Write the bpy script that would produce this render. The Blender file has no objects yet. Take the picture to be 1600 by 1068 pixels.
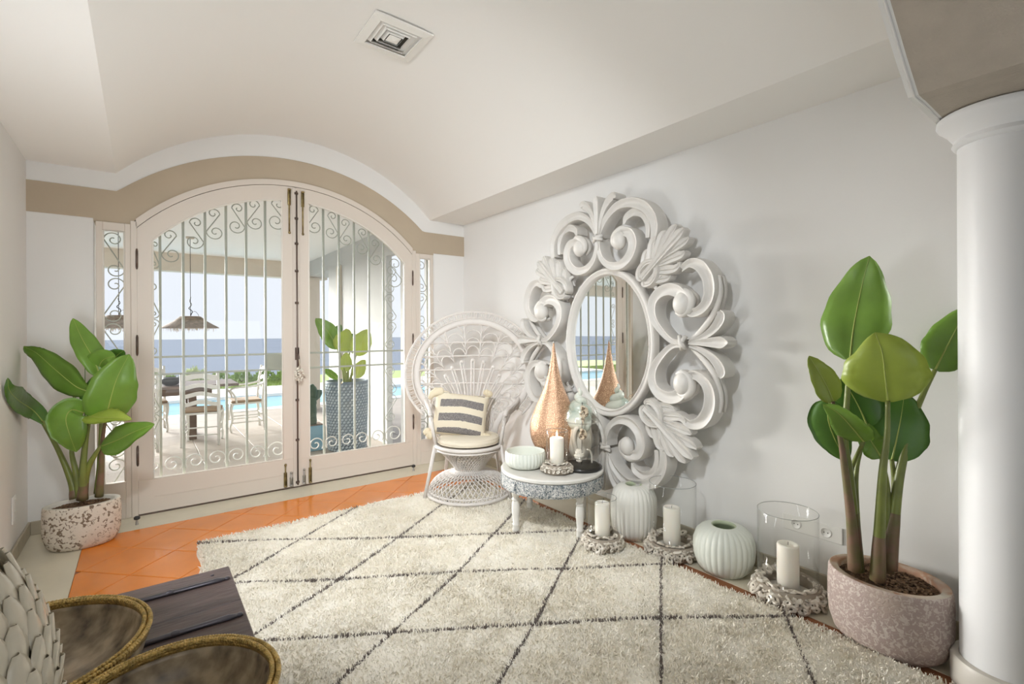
import bpy, math, random
from math import sin, cos, pi, sqrt, atan2, radians
from mathutils import Vector, Matrix
import numpy as np

random.seed(7)
rng = np.random.default_rng(7)
S = bpy.context.scene
C = S.collection

# ------------------------------------------------------------------ camera
cam_d = bpy.data.cameras.new('camera')
cam = bpy.data.objects.new('camera', cam_d)
C.objects.link(cam)
cam_d.sensor_width = 36.0
cam_d.lens = 764.6 / 1600 * 36
cam_d.shift_y = -(534 - 519.47) / 1600
cam_d.clip_start = 0.02
cam_d.clip_end = 5000
YAW, ROLL = radians(37.08), radians(0.285)
fw = Vector((sin(YAW), cos(YAW), 0))
rt = Vector((cos(YAW), -sin(YAW), 0))
up = Vector((0, 0, 1))
cx = rt * cos(ROLL) - up * sin(ROLL)
cy = rt * sin(ROLL) + up * cos(ROLL)
m = Matrix.Identity(4)
for i in range(3):
    m[i][0], m[i][1], m[i][2] = cx[i], cy[i], -fw[i]
m[0][3], m[1][3], m[2][3] = 0, 0, 1.35
cam.matrix_world = m
S.camera = cam

# ------------------------------------------------------------------ light and exposure
S.view_settings.view_transform = 'Standard'
S.view_settings.look = 'None'
S.view_settings.exposure = 0.20
S.view_settings.gamma = 1.0
S.view_settings.use_curve_mapping = False

S.cycles.transparent_max_bounces = 40
S.cycles.max_bounces = 10
S.cycles.diffuse_bounces = 6

W = bpy.data.worlds.new('hazy_sky')
S.world = W
W.use_nodes = True
nt = W.node_tree
nt.nodes.clear()
wo = nt.nodes.new('ShaderNodeOutputWorld')
bg = nt.nodes.new('ShaderNodeBackground')
tc = nt.nodes.new('ShaderNodeTexCoord')
sp = nt.nodes.new('ShaderNodeSeparateXYZ')
rp = nt.nodes.new('ShaderNodeValToRGB')
nt.links.new(tc.outputs['Generated'], sp.inputs[0])
nt.links.new(sp.outputs['Z'], rp.inputs[0])
nt.links.new(rp.outputs[0], bg.inputs[0])
nt.links.new(bg.outputs[0], wo.inputs[0])
rp.color_ramp.elements[0].position = 0.0
rp.color_ramp.elements[0].color = (0.745, 0.785, 0.86, 1)
rp.color_ramp.elements[1].position = 0.9
rp.color_ramp.elements[1].color = (0.62, 0.74, 0.95, 1)
e = rp.color_ramp.elements.new(0.25)
e.color = (0.78, 0.81, 0.89, 1)
bg.inputs[1].default_value = SKY_STRENGTH = 1.1

def add_light(name, kind, loc, direction, energy, color, **kw):
    d = bpy.data.lights.new(name, kind)
    d.energy = energy
    d.color = color
    for k, v in kw.items():
        setattr(d, k, v)
    o = bpy.data.objects.new(name, d)
    C.objects.link(o)
    o.location = loc
    o.rotation_euler = Vector(direction).to_track_quat('-Z', 'Y').to_euler()
    return o

# hazy sun over the sea, low and wide, coming in through the glazed doors
add_light('sun', 'SUN', (0, 30, 20), (0.38, -0.90, -0.20), 17.5, (1.0, 0.98, 0.96), angle=radians(30))
# added key light to brighten the door end of the room; no fitting there
add_light('added_key', 'AREA', (0.02, 1.05, 2.68), (1.90, 2.50, -1.75), 48, (0.925, 0.965, 1.0), shape='DISK', size=0.36, spread=radians(92))
# added fill lights washing the vault, unseen at left and behind the camera
add_light('vault_fill', 'AREA', (-0.42, 2.15, 1.05), (0.85, 0.50, 0.50), 19, (0.925, 0.965, 1.0), shape='RECTANGLE', size=0.3, size_y=1.2)
add_light('vault_fill', 'AREA', (0.3, -0.9, 1.0), (0.0, 1.0, 0.60), 13, (0.90, 0.955, 1.0), shape='RECTANGLE', size=3.0, size_y=1.4)

# ------------------------------------------------------------------ helpers
class MB:
    """collects vertices and faces of ONE mesh object"""
    def __init__(s):
        s.v = []; s.f = []; s.mi = []
    def add(s, vs, fs, mi=0):
        b = len(s.v)
        s.v.extend([tuple(v) for v in vs])
        s.f.extend([tuple(b + i for i in f) for f in fs])
        s.mi.extend([mi] * len(fs))
        return s
    def box(s, x0, x1, y0, y1, z0, z1, mi=0):
        vs = [(x0,y0,z0),(x1,y0,z0),(x1,y1,z0),(x0,y1,z0),(x0,y0,z1),(x1,y0,z1),(x1,y1,z1),(x0,y1,z1)]
        fs = [(0,3,2,1),(4,5,6,7),(0,1,5,4),(1,2,6,5),(2,3,7,6),(3,0,4,7)]
        return s.add(vs, fs, mi)
    def bbox(s, x0, x1, y0, y1, z0, z1, b=0.004, mi=0):
        """box with chamfered edges on every side"""
        vs = []
        for ax in range(3):
            for sx in (0, 1):
                for sy in (0, 1):
                    for sz in (0, 1):
                        q = [(x0, x1)[sx], (y0, y1)[sy], (z0, z1)[sz]]
                        sg = [1 if t == 0 else -1 for t in (sx, sy, sz)]
                        for k in range(3):
                            if k != ax: q[k] += sg[k] * b
                        vs.append(tuple(q))
        def I(ax, sx, sy, sz): return ax * 8 + sx * 4 + sy * 2 + sz
        fs = []
        for q in (0, 1):
            a = [I(0,q,0,0), I(0,q,1,0), I(0,q,1,1), I(0,q,0,1)]; fs.append(a if q else a[::-1])
            a = [I(1,0,q,0), I(1,0,q,1), I(1,1,q,1), I(1,1,q,0)]; fs.append(a if q else a[::-1])
            a = [I(2,0,0,q), I(2,1,0,q), I(2,1,1,q), I(2,0,1,q)]; fs.append(a if q else a[::-1])
        for a in (0, 1):
            for c in (0, 1):
                fs.append([I(0,a,c,0), I(1,a,c,0), I(1,a,c,1), I(0,a,c,1)])
                fs.append([I(0,a,0,c), I(2,a,0,c), I(2,a,1,c), I(0,a,1,c)])
                fs.append([I(1,0,a,c), I(2,0,a,c), I(2,1,a,c), I(1,1,a,c)])
                for d in (0, 1):
                    fs.append([I(0,a,c,d), I(1,a,c,d), I(2,a,c,d)])
        return s.add(vs, fs, mi)
    def tube(s, pts, r, n=8, closed=False, cap=True, flat=1.0, upv=None, mi=0):
        """sweep of an ellipse; r is a number or one radius per point; flat squeezes it along upv"""
        P = [Vector(p) for p in pts]
        k = len(P)
        R = [r] * k if isinstance(r, (int, float)) else list(r)
        vs = []
        T = []
        for i in range(k):
            a = P[(i - 1) % k] if (closed or i > 0) else P[i]
            b = P[(i + 1) % k] if (closed or i < k - 1) else P[i]
            t = b - a
            T.append(t.normalized() if t.length > 1e-9 else Vector((0, 0, 1)))
        if upv is None:
            nrm = T[0].orthogonal().normalized()
        for i in range(k):
            if upv is not None:
                u = Vector(upv)
                w = T[i].cross(u)
                w = w.normalized() if w.length > 1e-6 else T[i].orthogonal().normalized()
                nv = w.cross(T[i]).normalized()
            else:
                nrm = nrm - T[i] * nrm.dot(T[i])
                nrm = nrm.normalized() if nrm.length > 1e-6 else T[i].orthogonal().normalized()
                nv = nrm; w = T[i].cross(nrm).normalized()
            for j in range(n):
                a = 2 * pi * j / n
                vs.append(P[i] + w * (cos(a) * R[i]) + nv * (sin(a) * R[i] * flat))
        fs = []
        for i in range(k if closed else k - 1):
            for j in range(n):
                a = i * n + j; b = i * n + (j + 1) % n
                c = ((i + 1) % k) * n + (j + 1) % n; d = ((i + 1) % k) * n + j
                fs.append((a, b, c, d))
        if cap and not closed:
            fs.append(tuple(range(n))[::-1])
            fs.append(tuple((k - 1) * n + j for j in range(n)))
        return s.add(vs, fs, mi)
    def lathe(s, prof, n=32, c=(0, 0, 0), sx=1.0, sy=1.0, ribs=0, ribd=0.0, mi=0, capb=True, capt=True, closed=False, ribf=None):
        vs = []; k = len(prof)
        for i, (r, z) in enumerate(prof):
            for j in range(n):
                a = 2 * pi * j / n
                rr = r
                if ribs:
                    w = ribf(i / (k - 1)) if ribf else 1.0
                    rr = r * (1 + ribd * w * (abs(cos(a * ribs / 2)) ** 0.7 - 0.6))
                vs.append((c[0] + rr * cos(a) * sx, c[1] + rr * sin(a) * sy, c[2] + z))
        fs = []
        for i in range(k if closed else k - 1):
            for j in range(n):
                i2 = (i + 1) % k
                fs.append((i * n + j, i * n + (j + 1) % n, i2 * n + (j + 1) % n, i2 * n + j))
        if not closed:
            if capb and prof[0][0] > 1e-5: fs.append(tuple(range(n))[::-1])
            if capt and prof[-1][0] > 1e-5: fs.append(tuple((k - 1) * n + j for j in range(n)))
        return s.add(vs, fs, mi)
    def ball(s, c, rx, ry=None, rz=None, n=12, k=8, M=None, mi=0):
        ry = ry or rx; rz = rz or rx
        vs = []; fs = []
        for i in range(k + 1):
            t = pi * i / k
            for j in range(n):
                a = 2 * pi * j / n
                q = Vector((rx * sin(t) * cos(a), ry * sin(t) * sin(a), -rz * cos(t)))
                if M is not None: q = M @ q
                vs.append(q + Vector(c))
        for i in range(k):
            for j in range(n):
                fs.append((i * n + j, i * n + (j + 1) % n, (i + 1) * n + (j + 1) % n, (i + 1) * n + j))
        return s.add(vs, fs, mi)
    def prism(s, poly, y0, y1, axis='y', mi=0):
        """extrude a 2-D outline (convex or simple) along an axis"""
        k = len(poly); vs = []
        for y in (y0, y1):
            for (a, b) in poly:
                vs.append((a, y, b) if axis == 'y' else ((y, a, b) if axis == 'x' else (a, b, y)))
        fs = [tuple(range(k))[::-1], tuple(range(k, 2 * k))]
        for i in range(k):
            fs.append((i, (i + 1) % k, k + (i + 1) % k, k + i))
        return s.add(vs, fs, mi)
    def build(s, name, mats, parent=None, smooth=True, loc=None, auto=None):
        me = bpy.data.meshes.new(name)
        me.from_pydata(s.v, [], s.f)
        mats = mats if isinstance(mats, (list, tuple)) else [mats]
        for q in mats: me.materials.append(q)
        if len(mats) > 1: me.polygons.foreach_set('material_index', s.mi)
        me.validate(verbose=False)
        if smooth:
            me.polygons.foreach_set('use_smooth', [True] * len(me.polygons))
            if auto is not None:
                me.set_sharp_from_angle(angle=radians(auto))
        me.update()
        o = bpy.data.objects.new(name, me)
        C.objects.link(o)
        if parent is not None: o.parent = parent
        if loc is not None: o.location = loc
        return o

def recalc(o):
    import bmesh
    b = bmesh.new(); b.from_mesh(o.data)
    bmesh.ops.remove_doubles(b, verts=b.verts, dist=1e-6)
    bmesh.ops.recalc_face_normals(b, faces=b.faces)
    b.to_mesh(o.data); b.free()
    return o

def tag(o, label=None, cat=None, group=None, kind=None):
    if label: o['label'] = label
    if cat: o['category'] = cat
    if group: o['group'] = group
    if kind: o['kind'] = kind
    return o

def thing(name, label, cat, loc=(0, 0, 0), rz=0.0, group=None, kind=None, rot=None):
    o = bpy.data.objects.new(name, None)
    o.empty_display_size = 0.1
    C.objects.link(o)
    o.location = loc
    o.rotation_euler = rot if rot else (0, 0, rz)
    return tag(o, label, cat, group, kind)

def copy_tree(o, parent=None):
    c = o.copy(); C.objects.link(c); c.parent = parent
    for ch in [q for q in bpy.data.objects if q.parent is o]:
        copy_tree(ch, c)
    return c

def spline(pts, n=8, closed=False):
    """Catmull-Rom through the points (any dimension)"""
    P = [np.array(p, float) for p in pts]
    k = len(P); out = []
    rngk = range(k if closed else k - 1)
    for i in rngk:
        p0 = P[(i - 1) % k] if (closed or i > 0) else 2 * P[0] - P[1]
        p1 = P[i]; p2 = P[(i + 1) % k]
        p3 = P[(i + 2) % k] if (closed or i < k - 2) else 2 * P[-1] - P[-2]
        for j in range(n):
            t = j / n
            out.append(tuple(0.5 * ((2 * p1) + (p2 - p0) * t + (2 * p0 - 5 * p1 + 4 * p2 - p3) * t * t + (-p0 + 3 * p1 - 3 * p2 + p3) * t ** 3)))
    if not closed: out.append(tuple(P[-1]))
    return out

# ------------------------------------------------------------------ materials
def mat(name, col, rough=0.6, metal=0.0, bump=0.0, bscale=40.0, var=0.0, vscale=6.0, col2=None, spec=0.5,
        trans=0.0, sss=0.0, emit=None, es=0.0, detail=4.0, coat=0.0, stretch=None, thr=None, backlit=0.0):
    m = bpy.data.materials.new(name); m.use_nodes = True
    t = m.node_tree; b = t.nodes['Principled BSDF']
    b.inputs['Base Color'].default_value = (*col, 1)
    b.inputs['Roughness'].default_value = rough
    b.inputs['Metallic'].default_value = metal
    b.inputs['Specular IOR Level'].default_value = spec
    b.inputs['Transmission Weight'].default_value = trans
    b.inputs['Coat Weight'].default_value = coat
    if sss:
        b.inputs['Subsurface Weight'].default_value = sss
        b.inputs['Subsurface Radius'].default_value = (0.02, 0.015, 0.01)
    if emit:
        b.inputs['Emission Color'].default_value = (*emit, 1)
        b.inputs['Emission Strength'].default_value = es
    need = var > 0 or col2 is not None or bump > 0
    if need:
        tcn = t.nodes.new('ShaderNodeTexCoord')
        src = tcn.outputs['Object']
        if stretch:
            mp = t.nodes.new('ShaderNodeMapping'); mp.inputs['Scale'].default_value = stretch
            t.links.new(src, mp.inputs[0]); src = mp.outputs[0]
    if var > 0 or col2 is not None:
        n = t.nodes.new('ShaderNodeTexNoise'); n.inputs['Scale'].default_value = vscale; n.inputs['Detail'].default_value = detail
        t.links.new(src, n.inputs['Vector'])
        r = t.nodes.new('ShaderNodeValToRGB')
        lo, hi = thr if thr else (0.35, 0.65)
        r.color_ramp.elements[0].position = lo; r.color_ramp.elements[1].position = hi
        c2 = col2 if col2 is not None else tuple(c * (1 - var) for c in col)
        r.color_ramp.elements[0].color = (*c2, 1); r.color_ramp.elements[1].color = (*col, 1)
        t.links.new(n.outputs[0], r.inputs[0]); t.links.new(r.outputs[0], b.inputs['Base Color'])
    if bump > 0:
        n2 = t.nodes.new('ShaderNodeTexNoise'); n2.inputs['Scale'].default_value = bscale; n2.inputs['Detail'].default_value = 5
        t.links.new(src, n2.inputs['Vector'])
        bn = t.nodes.new('ShaderNodeBump'); bn.inputs['Strength'].default_value = bump; bn.inputs['Distance'].default_value = 0.01
        t.links.new(n2.outputs[0], bn.inputs['Height']); t.links.new(bn.outputs[0], b.inputs['Normal'])
    return m

def glass_mat(name, tint=(1, 1, 1), base=0.035, edge=0.6, power=4.0):
    """thin clear glass: lets light straight through, reflects more at grazing angles on both faces"""
    m = bpy.data.materials.new(name); m.use_nodes = True
    t = m.node_tree; t.nodes.clear()
    o = t.nodes.new('ShaderNodeOutputMaterial')
    tr = t.nodes.new('ShaderNodeBsdfTransparent'); tr.inputs[0].default_value = (*tint, 1)
    gl = t.nodes.new('ShaderNodeBsdfGlossy'); gl.inputs['Roughness'].default_value = 0.01
    lw = t.nodes.new('ShaderNodeLayerWeight'); lw.inputs[0].default_value = 0.5
    pw = t.nodes.new('ShaderNodeMath'); pw.operation = 'POWER'; pw.inputs[1].default_value = power
    ma = t.nodes.new('ShaderNodeMath'); ma.operation = 'MULTIPLY_ADD'; ma.inputs[1].default_value = edge; ma.inputs[2].default_value = base
    mx = t.nodes.new('ShaderNodeMixShader')
    t.links.new(lw.outputs['Facing'], pw.inputs[0]); t.links.new(pw.outputs[0], ma.inputs[0])
    t.links.new(ma.outputs[0], mx.inputs[0]); t.links.new(tr.outputs[0], mx.inputs[1]); t.links.new(gl.outputs[0], mx.inputs[2])
    t.links.new(mx.outputs[0], o.inputs[0])
    return m

M = {}
M['wall'] = mat('wall_paint', (0.80, 0.79, 0.77), 0.9, bump=0.04, bscale=60, var=0.02, vscale=1.5)
M['ceil'] = mat('ceiling_paint', (0.84, 0.82, 0.785), 0.9, bump=0.03, bscale=50)
M['band'] = mat('beige_plaster', (0.50, 0.415, 0.31), 0.85, bump=0.08, bscale=30, var=0.06, vscale=3)
M['archplaster'] = mat('rough_arch_plaster', (0.50, 0.44, 0.37), 0.9, bump=0.35, bscale=120, var=0.08, vscale=12)
M['stone'] = mat('beige_floor_stone', (0.70, 0.645, 0.51), 0.35, var=0.08, vscale=5, bump=0.02, bscale=20)
M['skirt'] = mat('beige_skirting_stone', (0.46, 0.41, 0.31), 0.4, var=0.1, vscale=8)
M['grout'] = mat('dark_grout', (0.30, 0.12, 0.05), 0.8)
M['tile'] = mat('glazed_terracotta', (0.82, 0.245, 0.024), 0.2, var=0.14, vscale=3.0, bump=0.03, bscale=9, coat=0.3)
M['column'] = mat('column_white', (0.82, 0.82, 0.82), 0.45, bump=0.01, bscale=20)
M['colbase'] = mat('column_base_stone', (0.66, 0.62, 0.55), 0.4, var=0.05, vscale=8)
M['door'] = mat('door_paint', (0.68, 0.61, 0.535), 0.45, bump=0.03, bscale=25)
M['iron'] = mat('pale_iron', (0.36, 0.375, 0.32), 0.5, bump=0.04, bscale=60)
M['whiteiron'] = mat('white_iron', (0.60, 0.60, 0.56), 0.5)
M['glass'] = glass_mat('window_glass', (0.985, 0.99, 0.985))
M['clearglass'] = glass_mat('clear_glass', (0.995, 0.995, 0.99), 0.015, 0.45, 4.0)
M['brass'] = mat('aged_brass', (0.36, 0.28, 0.13), 0.35, 0.9, var=0.4, vscale=30)
M['darkmetal'] = mat('dark_bronze', (0.16, 0.12, 0.10), 0.4, 0.8)
M['steelold'] = mat('grey_old_steel', (0.42, 0.40, 0.37), 0.4, 0.8)
M['black'] = mat('black_rubber', (0.03, 0.03, 0.03), 0.5)
M['white'] = mat('white_plastic', (0.80, 0.79, 0.76), 0.35)
M['vent'] = mat('vent_white_metal', (0.80, 0.78, 0.73), 0.45)
M['dark'] = mat('dark_void', (0.05, 0.045, 0.035), 0.9)
M['rattan'] = mat('white_rattan', (0.68, 0.64, 0.60), 0.55, bump=0.25, bscale=180)
M['cream'] = mat('cream_fabric', (0.74, 0.67, 0.54), 0.95, bump=0.3, bscale=250)
M['wool'] = mat('cream_wool', (0.72, 0.63, 0.46), 0.98, bump=0.5, bscale=180)
M['mirrorframe'] = mat('carved_white_wood', (0.65, 0.625, 0.585), 0.42, bump=0.10, bscale=22, var=0.05, vscale=9)
M['mirror'] = mat('mirror_silver', (0.90, 0.91, 0.89), 0.01, 1.0)
M['candle'] = mat('candle_wax', (0.86, 0.82, 0.74), 0.5, sss=0.3)
M['flame'] = mat('candle_flame', (1, .7, .3), 0.5, emit=(1.0, 0.62, 0.25), es=9)
M['wick'] = mat('wick', (0.05, 0.04, 0.03), 0.9)
M['ceramic'] = mat('pale_green_ceramic', (0.70, 0.725, 0.655), 0.5)
M['ceramicin'] = mat('green_glaze_inside', (0.50, 0.56, 0.38), 0.4)
M['ceramicw'] = mat('white_ceramic', (0.75, 0.74, 0.68), 0.55)
M['shell'] = mat('oyster_shell', (0.60, 0.54, 0.46), 0.35, col2=(0.30, 0.26, 0.20), vscale=35, thr=(0.35, 0.5), bump=0.3, bscale=70)
M['shell2'] = mat('pale_shell', (0.74, 0.69, 0.60), 0.3, bump=0.15, bscale=60)
M['shelldark'] = mat('shell_hollow', (0.10, 0.085, 0.06), 0.8)
M['greenshell'] = mat('pearly_green_shell', (0.72, 0.74, 0.66), 0.25, col2=(0.42, 0.50, 0.44), vscale=7, thr=(0.4, 0.55))
M['soil'] = mat('bark_chips', (0.16, 0.09, 0.05), 0.95, bump=1.0, bscale=90, var=0.6, vscale=60)
M['leaf'] = mat('banana_leaf', (0.165, 0.31, 0.04), 0.34, var=0.30, vscale=4, bump=0.12, bscale=30)
M['leafdark'] = mat('banana_leaf_dark', (0.085, 0.20, 0.03), 0.34, var=0.3, vscale=4, bump=0.12, bscale=30)
M['leaflight'] = mat('banana_leaf_young', (0.33, 0.42, 0.06), 0.36, var=0.25, vscale=4, bump=0.12, bscale=30)
M['rib'] = mat('leaf_midrib', (0.36, 0.42, 0.10), 0.4)
M['stem'] = mat('green_stem', (0.20, 0.24, 0.05), 0.4, col2=(0.15, 0.17, 0.04), vscale=10)
M['sheath'] = mat('brown_leaf_sheath', (0.20, 0.115, 0.075), 0.5, col2=(0.13, 0.12, 0.04), vscale=14)
M['table_white'] = mat('white_table_paint', (0.74, 0.72, 0.67), 0.5, var=0.06, vscale=20)

# ================================================================== STRUCTURE
XL, XR, YD, ZC = -0.62, 2.818, 4.60, 2.529
XC = 1.09
def struct(o, label=None):
    o['kind'] = 'structure'
    if label: o['label'] = label
    return o

# --- floor: pale stone border slabs with the glazed terracotta field inside
fl = MB()
XS, XT, YS = 2.516, -0.311, 4.275
fl.box(XL, XR, YS, YD + 0.02, -0.06, 0.0)
fl.box(XL, XT, -0.3, YS, -0.06, 0.0)
fl.box(XS, XR, -0.3, YS, -0.06, 0.0)
fl.box(XT, XS, -0.3, YS, -0.06, -0.004, 1)
fl.box(-3.2, 5.2, -4.2, -0.3, -0.06, 0.0)
floor = struct(fl.build('floor', [M['stone'], M['grout']], smooth=False), 'pale beige stone border floor around a field of orange glazed tiles')

def clip_rect(poly, x0, x1, y0, y1):
    def cl(p, f, inter):
        out = []
        for i in range(len(p)):
            a, b = p[i - 1], p[i]
            if f(b):
                if not f(a): out.append(inter(a, b))
                out.append(b)
            elif f(a): out.append(inter(a, b))
        return out
    for ax, lim, sg in ((0, x0, 1), (0, x1, -1), (1, y0, 1), (1, y1, -1)):
        if not poly: break
        def inter(a, b, ax=ax, lim=lim):
            t = (lim - a[ax]) / (b[ax] - a[ax]); return (a[0] + t * (b[0] - a[0]), a[1] + t * (b[1] - a[1]))
        poly = cl(poly, lambda q: (q[ax] - lim) * sg >= -1e-9, inter)
    return poly
STEP = 0.442
# joints run along x - y = c and x + y = c
k = 0
for i in range(-14, 8):
    for j in range(-6, 16):
        a0 = -4.0 + i * STEP; a1 = a0 + STEP
        b0 = 3.432 + j * STEP; b1 = b0 + STEP
        g = 0.0020
        P4 = []
        for (a, b) in ((a0 + g, b0 + g), (a1 - g, b0 + g), (a1 - g, b1 - g), (a0 + g, b1 - g)):
            P4.append(((a + b) / 2, (b - a) / 2))
        c0 = (sum(p[0] for p in P4) / 4, sum(p[1] for p in P4) / 4)
        under_rug = 0.62 < c0[0] < 2.15 and c0[1] < 3.35
        under_trunk = c0[0] < 0.3 and c0[1] < 1.9
        if under_rug or under_trunk or c0[1] < 0.2: continue
        P4 = clip_rect(P4, XT + 0.002, XS - 0.002, 0.0, YS - 0.002)
        if len(P4) < 3: continue
        area = 0.5 * abs(sum(P4[q - 1][0] * P4[q][1] - P4[q][0] * P4[q - 1][1] for q in range(len(P4))))
        if area < 0.0015: continue
        cxm = sum(p[0] for p in P4) / len(P4); cym = sum(p[1] for p in P4) / len(P4)
        dz = rng.uniform(-0.0006, 0.0006)
        mb = MB(); n = len(P4)
        low = [(p[0], p[1], -0.03) for p in P4]
        hi = [(p[0], p[1], -0.0015 + dz) for p in P4]
        inn = [(p[0] + (cxm - p[0]) * 0.02, p[1] + (cym - p[1]) * 0.02, 0.0005 + dz) for p in P4]
        mb.add(low + hi + inn, [(q, (q + 1) % n, n + (q + 1) % n, n + q) for q in range(n)] +
               [(n + q, n + (q + 1) % n, 2 * n + (q + 1) % n, 2 * n + q) for q in range(n)] + [tuple(range(2 * n, 3 * n))])
        recalc(mb.build('tile', M['tile'], floor, smooth=False))

# --- arches
def arc_z(x, zs, half, top, c=XC):
    sag = top - zs
    R = (half * half + sag * sag) / (2 * sag)
    d = abs(x - c)
    if d >= half: return zs
    return top - (R - sqrt(R * R - d * d))
BAND = lambda x: arc_z(x, 2.398, 1.232, 2.878)
VAULT = lambda x: arc_z(x, ZC, 1.277, 3.07, 1.128)
DOORC = 1.083
def door_top(x, off=0.0):          # outer edge of the leaves; off moves it outwards
    R = 1.50 + off
    d = x - DOORC
    return 2.638 - 1.50 + sqrt(max(R * R - d * d, 0))
XF0, XF1 = -0.275, 2.441           # outer edges of the glazed screen
xs = sorted(set([XL, XF0, XF1, XR] + list(np.linspace(XL, XR, 90))))
def open_z(x):
    if x < XF0 or x > XF1: return 2.186
    if x < -0.06 or x > 2.226: return 2.165
    return max(2.165, door_top(x, 0.045))
# white wall left and right of the screen, and the white strip above the band
def strip_wall(name, material, lo, hi, y0, y1, x0, x1, n=80, label=None, parent=None, extra=()):
    X = sorted(set(list(np.linspace(x0, x1, n)) + [e for e in extra if x0 <= e <= x1]))
    mb = MB(); vs = []
    for x in X:
        a, b = lo(x), hi(x)
        vs += [(x, y0, a), (x, y0, b), (x, y1, b), (x, y1, a)]
    fs = []
    for i in range(len(X) - 1):
        q = 4 * i
        for c in range(4):
            d = (c + 1) % 4
            fs.append((q + c, q + d, q + 4 + d, q + 4 + c))
    fs += [(0, 1, 2, 3)[::-1], tuple(4 * (len(X) - 1) + c for c in range(4))]
    mb.add(vs, fs)
    o = recalc(mb.build(name, material, parent, smooth=False))
    return o
WT = 0.20
w = MB()
w.box(XL - 0.2, XF0, YD, YD + WT, -0.06, 2.186)
w.box(XF1, XR + 0.2, YD, YD + WT, -0.06, 2.186)
wf = struct(w.build('wall_far', M['wall'], smooth=False), 'white wall holding the arched glazed doors')
strip_wall('wall_top', M['wall'], lambda x: BAND(x) - 0.01, lambda x: 3.25, YD, YD + WT, XL - 0.2, XR + 0.2, 100, parent=wf)
tb = struct(strip_wall('trim_1', M['band'], open_z, BAND, YD - 0.008, YD + WT, XL, XR, 110,
                       extra=(XF0 - 0.001, XF0, -0.0601, -0.06, 2.226, 2.2261, XF1, XF1 + 0.001)), 'beige plaster band arching over the glazed doors')
# side walls and the ceiling
struct(MB().box(XL - 0.2, XL, -0.05, YD, -0.06, 3.25).build('wall_left', M['wall'], smooth=False), 'white side wall behind the potted plant')
struct(MB().box(XR, XR + 0.2, -0.1, YD, -0.06, 3.25).build('wall_right', M['wall'], smooth=False), 'long white wall behind the carved mirror')
X = [XL - 0.1, -0.149] + list(np.linspace(-0.149, 2.405, 49))[1:-1] + [2.405, XR + 0.1]
cm = MB(); vs = []
zf = lambda x: VAULT(x) if -0.149 < x < 2.405 else ZC
Ys = [-0.1, YD + 0.05]
for x in X:
    vs += [(x, Ys[0], zf(x)), (x, Ys[1], zf(x)), (x, Ys[1], 3.3), (x, Ys[0], 3.3)]
fs = []
for i in range(len(X) - 1):
    q = 4 * i
    for c in range(4):
        d = (c + 1) % 4
        fs.append((q + c, q + d, q + 4 + d, q + 4 + c))
fs += [(0, 1, 2, 3), tuple(4 * (len(X) - 1) + c for c in range(4))]
cm.add(vs, fs)
ceil = cm.build('ceiling', M['ceil'], smooth=False)
recalc(ceil)
ceil.data.polygons.foreach_set('use_smooth', [True] * len(ceil.data.polygons)); ceil.data.set_sharp_from_angle(angle=radians(12))
struct(ceil, 'white barrel-vaulted ceiling with flat side strips')

# --- baseboards
def baseboard(name, boxes, label):
    o = thing(name, label, None, kind='structure')
    for b in boxes:
        MB().bbox(*b, 0.003).build('baseboard_piece', M['skirt'], o, smooth=False)
bb = 0.091
baseboard('baseboard_right', [(XR - 0.014, XR, y, min(y + 0.398, YD), 0, bb) for y in np.arange(0.16, YD - 0.05, 0.4)], 'beige stone skirting along the right wall')
baseboard('baseboard_left', [(XL, XL + 0.014, y, min(y + 0.398, YD), 0, bb) for y in np.arange(0.2, YD - 0.05, 0.4)], 'beige stone skirting along the left wall')
baseboard('baseboard_far', [(XL + 0.014, XF0 - 0.002, YD - 0.014, YD, 0, bb), (XF1 + 0.002, XR - 0.014, YD - 0.014, YD, 0, bb)], 'beige stone skirting beside the glazed doors')

# --- near arch carried by the column, and the hall behind the camera
prof = [(2.66, 2.165), (2.222, 2.168), (2.205, 2.166), (2.148, 2.166), (2.02, 2.25), (1.837, 2.385), (1.66, 2.52), (1.40, 2.66), (1.09, 2.71), (0.78, 2.66), (0.5, 2.52), (0.15, 2.25), (-0.05, 2.166), (-0.7, 2.166)]
am = MB(); vs = []
Ya = [-0.32, 0.50]
pp = [(XR, 2.165)] + prof
for (x, z) in pp:
    vs += [(x, Ya[0], z), (x, Ya[1], z), (x, Ya[1], 3.25), (x, Ya[0], 3.25)]
fs = []
for i in range(len(pp) - 1):
    q = 4 * i
    for c in range(4):
        d = (c + 1) % 4
        fs.append((q + c, q + d, q + 4 + d, q + 4 + c))
fs += [(0, 1, 2, 3), tuple(4 * (len(pp) - 1) + c for c in range(4))]
am.add(vs, fs)
arch = struct(recalc(am.build('arch', M['archplaster'], smooth=False)), 'rough beige plaster arch above the white column')
# white plaster face of the arch towards the room, with its bead
bm_ = MB()
vs = []
for (x, z) in pp:
    vs += [(x, 0.50, z), (x, 0.53, z), (x, 0.53, 3.25), (x, 0.50, 3.25)]
bm_.add(vs, fs)
recalc(bm_.build('arch_face', M['wall'], arch, smooth=False))
MB().tube([(x, 0.512, z - 0.001) for x, z in prof[:-1]], 0.0045, 6).build('edge_bead', M['wall'], arch)

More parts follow.
